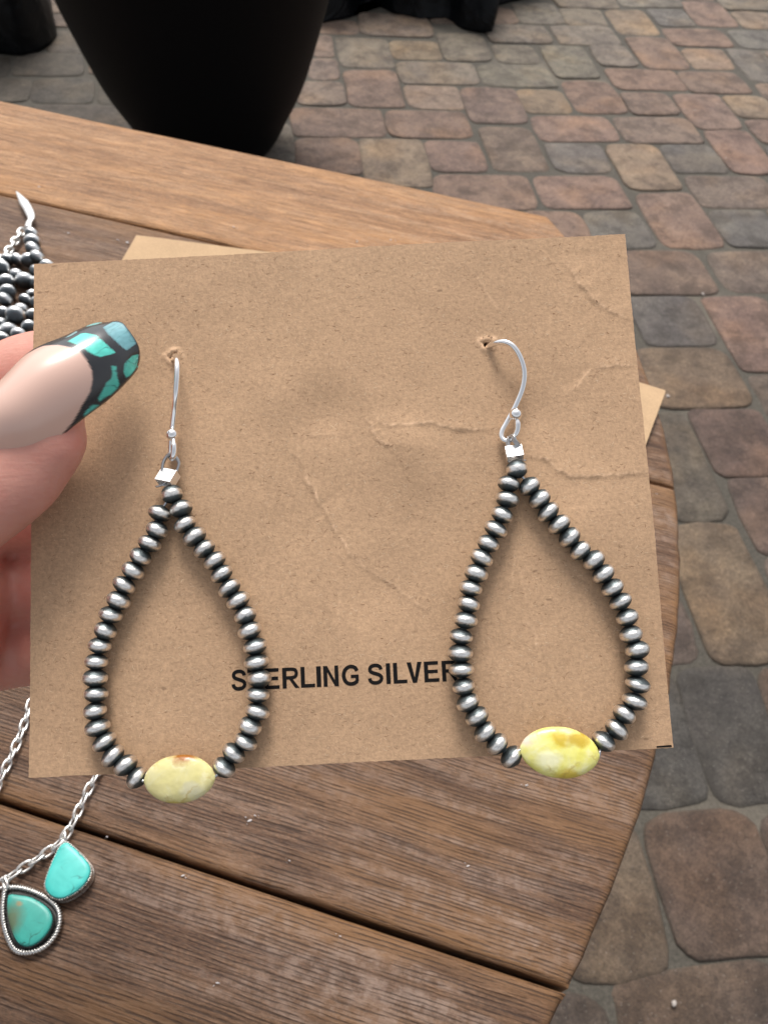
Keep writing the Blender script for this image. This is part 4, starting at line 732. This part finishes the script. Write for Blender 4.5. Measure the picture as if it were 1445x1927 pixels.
# ------------------------------------------------------------------ necklace with two turquoise drops
NB = V((*D['PEND'][0]['ring'][0][:2], TZ)); nk = empty('turquoise_necklace', Matrix.Translation(NB)); tag(nk, 'silver chain necklace with two turquoise drop pendants lying on the table at lower left', 'necklace')
lm = link_me('chain_link', .0047, .0027, .00036, MAT['silver_chain'])
for i, P in enumerate(D['NCHAIN']): chain(nk, P, NB, lm, .0030, 40 + i)
def turq(name, a, b, spots):
    q = NT(name); o = q.tc.outputs['Object']; c1 = q.ramp(q.noise(o, 190, 4, .55, .5), [(.3, a), (.7, b)])
    for (x, y, rx, ry, cc, am) in spots:
        wv = q.vadd(o, q.noise(o, 420, 3, .6, 0, 'Color'), .0022)
        m = q.N.new('ShaderNodeMapping'); m.inputs['Location'].default_value = (-(x + .0011) / rx, -(y + .0011) / ry, 0); m.inputs['Scale'].default_value = (1 / rx, 1 / ry, 0); q.l(wv, m.inputs[0])
        ln = q.N.new('ShaderNodeVectorMath'); ln.operation = 'LENGTH'; q.l(m.outputs[0], ln.inputs[0])
        c1 = q.mix(q.math('MULTIPLY', q.ramp(ln.outputs['Value'], [(.3, 1.0), (1.0, 0.0)]), am), c1, cc)
    wv = q.vadd(o, q.noise(o, 300, 3, .6, 0, 'Color'), .003)
    crk = q.ramp(q.voro(wv, 190, 'DISTANCE_TO_EDGE'), [(.008, 1.0), (.03, 0.0)]); cs = q.ramp(q.noise(o, 120, 2), [(.50, 0.0), (.58, 1.0)])
    c1 = q.mix(q.math('MULTIPLY', q.math('MULTIPLY', crk, cs), .8), c1, tuple(x * .35 for x in a))
    q.col(c1); q.setv(Roughness=.42, Coat_Weight=.08, Coat_Roughness=.3); q.bump(q.noise(o, 500, 3), .06, .0004); return q.m
tm = [turq('bright_turquoise', (.035, .40, .36), (.07, .52, .47), []), turq('green_turquoise', (.025, .27, .225), (.04, .36, .30), [(-.0036, -.001, .0036, .0052, (.10, .105, .045), .85), (-.003, .003, .0012, .001, (.30, .15, .04), .7), (-.0035, -.0062, .001, .0016, (.33, .17, .05), .7)])]
for i, Pd in enumerate(D['PEND']):
    O2 = resample(catmull([V((p[0], p[1], 0)) for p in Pd['stone']], 5, True), 120, True); cen = sum(O2, V((0, 0, 0))) / 120; cen.z = 0
    pd = obj('pendant_setting', None if False else mesh('pendant_setting', [(0, 0, 0)], [], MAT['silver_dark']), nk)
    pd.location = cen + V((0, 0, TZ)) - NB
    lo = [p - cen for p in O2]; zt = .0042 if i == 0 else .0036
    rings = [[V((p.x * s, p.y * s, z)) for p in lo] for s, z in ((.985, .0008), (.985, zt - .0006), (.972, zt - .0002), (.93, zt), (.75, zt + .00008), (.4, zt + .00012), (.1, zt + .00013))]
    st = obj('turquoise_stone', fixn(mesh('turquoise_stone', *loft(rings), tm[i])), pd)
    # setting: back plate plus a bezel wall with a saw-tooth lip
    vs = []; fs = []
    def add(vsf):
        b = len(vs); vs.extend(vsf[0]); fs.extend([tuple(b + k for k in f) for f in vsf[1]])
    if i == 1:
        O3 = resample(catmull([V((p[0], p[1], 0)) for p in Pd['outer']], 5, True), 120, True); ou = [p - cen for p in O3]
    else: ou = [p * 1.06 for p in lo]
    add(loft([[V((p.x * s, p.y * s, z)) for p in ou] for s, z in ((.3, .0003), (.97, .0003), (1, .0006), (.98, .0011), (.3, .0011))]))
    n = len(lo); m = n * 2; W2 = resample([p for p in lo], m, True)
    wall = []
    for (s, z) in ((1.035, .0011), (1.035, None), (1.0, None), (1.0, .0011)):
        wall.append([V((p.x * s, p.y * s, (zt - .0009 + (.00042 if (k // 2) % 2 == 0 else 0)) if z is None else z)) for k, p in enumerate(W2)])
    add(loft(wall, closed=False, cap=False))
    me = fixn(mesh('pendant_setting', vs, fs, MAT['silver_dark'] if i == 1 else MAT['silver_soft'], False)); pd.data = me
    if i == 1:
        OR = resample([p * 1.0 + V((0, 0, .0016)) for p in ou], 360, True)
        tube('rope_border', OR, .00062, MAT['silver_soft'], pd, k=10, closed=True, sect=lambda a, an: 1 + .42 * math.cos(2 * (an - a * 2 * math.pi * 36 / 360)))
    r0_, r1_ = [V(p) for p in Pd['ring']]; m_ = (r0_ + r1_) / 2; dr = r1_ - r0_
    ob = bpy.data.objects.new('jump_ring', link_me('jump_ring', max(.0036, dr.length * 1.25), .0026, .0004, MAT['silver_chain'])); link(ob, pd)
    ob.location = V((m_.x, m_.y, .0022)) - V((cen.x, cen.y, 0)); ob.rotation_euler = (0, 0, 0); ob.rotation_euler = (Matrix.Rotation(math.atan2(dr.y, dr.x), 3, 'Z') @ Matrix.Rotation(.9, 3, 'X')).to_euler()

# ------------------------------------------------------------------ hand
q = NT('skin'); o = q.tc.outputs['Object']
c1 = q.ramp(q.noise(o, 45, 3), [(.3, (.53, .24, .185)), (.7, (.62, .305, .24))]); c1 = q.mix(q.ramp(q.noise(o, 700, 3), [(.4, 0.0), (.8, .3)]), c1, (.50, .19, .15))
q.col(c1); q.setv(Roughness=.46, Subsurface_Weight=.3, Subsurface_Radius=(1.0, .35, .2), Subsurface_Scale=.0025, Specular_IOR_Level=.45)
rd_ = q.ramp(q.noise(o, 110, 3, .6), [(.42, 0.0), (.68, .55)]); c1 = q.mix(rd_, c1, (.60, .20, .16)); q.col(c1)
q.bump(q.noise(q.mapping(o, (500, 2600, 900), (0, 0, .65)), 1, 3), .16, .0003); q.bump(q.voro(o, 1900), .12, .0002); MAT['skin'] = q.m
HO = V((-.05, -.01, 0)); MH = MC @ Matrix.Translation(HO)
hv = []; hf = []
def addg(P, rad, sub=6, k=22):
    P = [V(p) for p in P]; Q = catmull(P, sub); m = len(Q); R_ = []
    rc = catmull([V((a, b, 0)) for a, b in rad], sub)
    rings = []
    for i, p in enumerate(Q):
        t = (Q[min(m - 1, i + 1)] - Q[max(0, i - 1)]).normalized(); sd_ = V((0, 0, 1)).cross(t).normalized(); up = t.cross(sd_)
        rings.append([p - HO + sd_ * math.cos(an) * rc[i].x + up * math.sin(an) * rc[i].y for an in [2 * math.pi * j / k for j in range(k)]])
    for e, s in ((0, -1), (-1, 1)):         # rounded ends
        base_ = rings[e]; c_ = sum(base_, V((0, 0, 0))) / k; t = (Q[e] - Q[e - 1 if e else 1]).normalized() if e else (Q[0] - Q[1]).normalized()
        r = rc[e].x; cap_ = [[c_ + (p - c_) * math.cos(a) + t * r * math.sin(a) for p in base_] for a in (.5, 1.0, 1.4)]
        rings = cap_[::-1] + rings if e == 0 else rings + cap_
    b = len(hv); vs, fs = loft(rings); hv.extend(vs); hf.extend([tuple(b + i for i in f) for f in fs])
tp = D['THUMB']; addg([t[0] for t in tp], [(t[1], t[2]) for t in tp], 5, 28)
mm = lambda *a: V(a) / 1000
fy = D['FINGY']
# index, middle, ring, little: knuckle, middle joints, tip behind the card
for y, r, x_tip, bend, ky, kx, dp in ((fy[0], 6.6, -14, 7, 17, -106, 0), (fy[1], 6.9, -10, 8, -1, -110, 9), (fy[2], 6.9, -16, 8, -19, -107, 17), (fy[3], 6.2, -24, 7, -36, -100, 20)):
    Y = y * 1000 * (1 + dp * .008) + (2.2 if dp == 0 else 0); zc_ = -r - .8 - dp
    addg([mm(kx, ky * .55 - 4, -20), mm((kx - 62) / 2 - 6, Y * .7 + ky * .25, -24), mm(-62, Y * .9, -19 - bend * .3 - dp), mm(-45, Y, (-9 if dp == 0 else -14) - dp), mm(-32, Y + .3, zc_ - 1.2), mm(x_tip, Y + .8, zc_)],
         [(r * 1.5 / 1000, r * 1.45 / 1000), (r * 1.3 / 1000, r * 1.25 / 1000), (r * 1.12 / 1000, r * 1.12 / 1000), (r * 1.04 / 1000, r / 1000), (r * 1.0 / 1000, r / 1000), (r * .78 / 1000, r * .78 / 1000)])
# palm and wrist, running back to the left
addg([mm(-92, -10, -26), mm(-105, -12, -24), mm(-120, -14, -22), mm(-140, -17, -20), mm(-165, -24, -18), mm(-190, -33, -14), mm(-230, -50, -6), mm(-300, -78, 8)],
     [(.034, .016), (.037, .018), (.038, .019), (.038, .018), (.033, .017), (.028, .018), (.030, .022), (.036, .030)], 6, 32)
addg([mm(-76, -12, -4), mm(-88, -15, -7), mm(-104, -18, -10), mm(-130, -22, -12)], [(.014, .011), (.018, .014), (.020, .015), (.020, .014)], 5, 26)
me = mesh('hand', hv, hf, MAT['skin'])
tmp = bpy.data.objects.new('hand', me); COL.objects.link(tmp); tmp.matrix_world = MH
rm = tmp.modifiers.new('remesh', 'REMESH'); rm.mode = 'VOXEL'; rm.voxel_size = .00085; rm.use_smooth_shade = True
sm = tmp.modifiers.new('smooth', 'SMOOTH'); sm.factor = .5; sm.iterations = 5
bpy.context.view_layer.update()
me2 = bpy.data.meshes.new_from_object(tmp.evaluated_get(bpy.context.evaluated_depsgraph_get())); tmp.modifiers.clear(); tmp.data = me2; me2.name = 'hand'
if not me2.materials: me2.materials.append(MAT['skin'])
tag(tmp, 'hand pinching the kraft card at its left edge, thumb in front, fingers behind', 'hand')
# thumb nail
NS, NTT = 130, 90
def herm(arr, s):
    k = len(arr) - 1; x = s * k; i = min(int(x), k - 1); t = x - i
    g = lambda j: V(arr[max(0, min(k, j))]); p0, p1, p2, p3 = g(i - 1), g(i), g(i + 1), g(i + 2)
    return .5 * ((2 * p1) + (p2 - p0) * t + (2 * p0 - 5 * p1 + 4 * p2 - p3) * t * t + (3 * p1 - p0 - 3 * p2 + p3) * t ** 3)
NA = [r['a'] for r in D['NAIL']]; NBb = [r['b'] for r in D['NAIL']]; NH = [(r['h'] / 1000, 0, 0) for r in D['NAIL']]
axis = (V(NA[-1]) + V(NBb[-1]) - V(NA[-3]) - V(NBb[-3])).normalized()
def nailp(s, t):
    a, b = herm(NA, s), herm(NBb, s); h = herm(NH, s).x; p = a.lerp(b, t); qd = 1 - (2 * t - 1) ** 2
    e = max(0, (s - .80) / .20); p = p + V((0, 0, h * qd)) + axis * (e * e * (.0017 - .0022 * abs(2 * t - 1) ** 3.5))
    return p
nude = [(-.1, -.1)] + [(-.1, -.1)] + [tuple(p) for p in D['SMILE']] + [(D['SMILE'][-1][0], 1.1), (-.1, 1.1)]
nude = [(-.1, -.1), (D['SMILE'][0][0], -.1)] + [tuple(p) for p in D['SMILE']] + [(D['SMILE'][-1][0], 1.1), (-.1, 1.1)]
ART = []
for P in D['ART']:
    cx_ = sum(p[0] for p in P) / len(P); cy_ = sum(p[1] for p in P) / len(P); ART.append([(cx_ + (p[0] - cx_) * .88, cy_ + (p[1] - cy_) * .88) for p in P])
def art(s, t):
    for pi, P in enumerate(ART):
        if in_poly(s, t, P):
            if abs(mnoise.noise(V((s * 9, t * 7, pi * 3)))) < .018: return (.03, .16, .15)
            return ((.09, .58, .49), (.13, .32, .36), (.07, .46, .38), (.07, .46, .38), (.07, .42, .36), (.16, .42, .42), (.2, .36, .38))[pi]
    return (.64, .42, .345) if in_poly(s, t, nude) else (.014, .015, .018)
vs = []; cols = []
for i in range(NS + 1):
    for j in range(NTT + 1):
        s, t = i / NS, j / NTT; vs.append(nailp(s, t) - HO); acc = V((0, 0, 0))
        for ds, dt in ((-.3, -.3), (.3, -.3), (-.3, .3), (.3, .3), (0, 0)): acc += V(art(s + ds / NS, t + dt / NTT))
        acc /= 5; k = 1 + .25 * mnoise.noise(V((s * 30, t * 18, 2))) if acc[1] > .2 and acc[0] < .3 else 1
        cols.append((acc[0] * k, acc[1] * k, acc[2] * k, 1))
n = len(vs); kk = NTT + 1
vs += [p - V((0, 0, .00040)) for p in vs]; cols += cols; fs = []
for i in range(NS):
    for j in range(NTT):
        a = i * kk + j; fs.append((a, a + kk, a + kk + 1, a + 1)); fs.append((n + a, n + a + 1, n + a + kk + 1, n + a + kk))
b = [j for j in range(NTT)] + [i * kk + NTT for i in range(NS)] + [NS * kk + j for j in range(NTT, 0, -1)] + [i * kk for i in range(NS, 0, -1)]
for p, r in zip(b, b[1:] + b[:1]): fs.append((p, n + p, n + r, r))
q = NT('painted_nail'); q.col(q.attr('Col', 'Color')); q.setv(Roughness=.26, Coat_Weight=.6, Coat_Roughness=.09, Subsurface_Weight=0.0); MAT['nail'] = q.m
me = fixn(mesh('thumbnail', vs, fs, MAT['nail'])); a = me.color_attributes.new('Col', 'FLOAT_COLOR', 'POINT')
a.data.foreach_set('color', [x for c_ in cols for x in c_])
tn = obj('thumbnail', me, tmp)
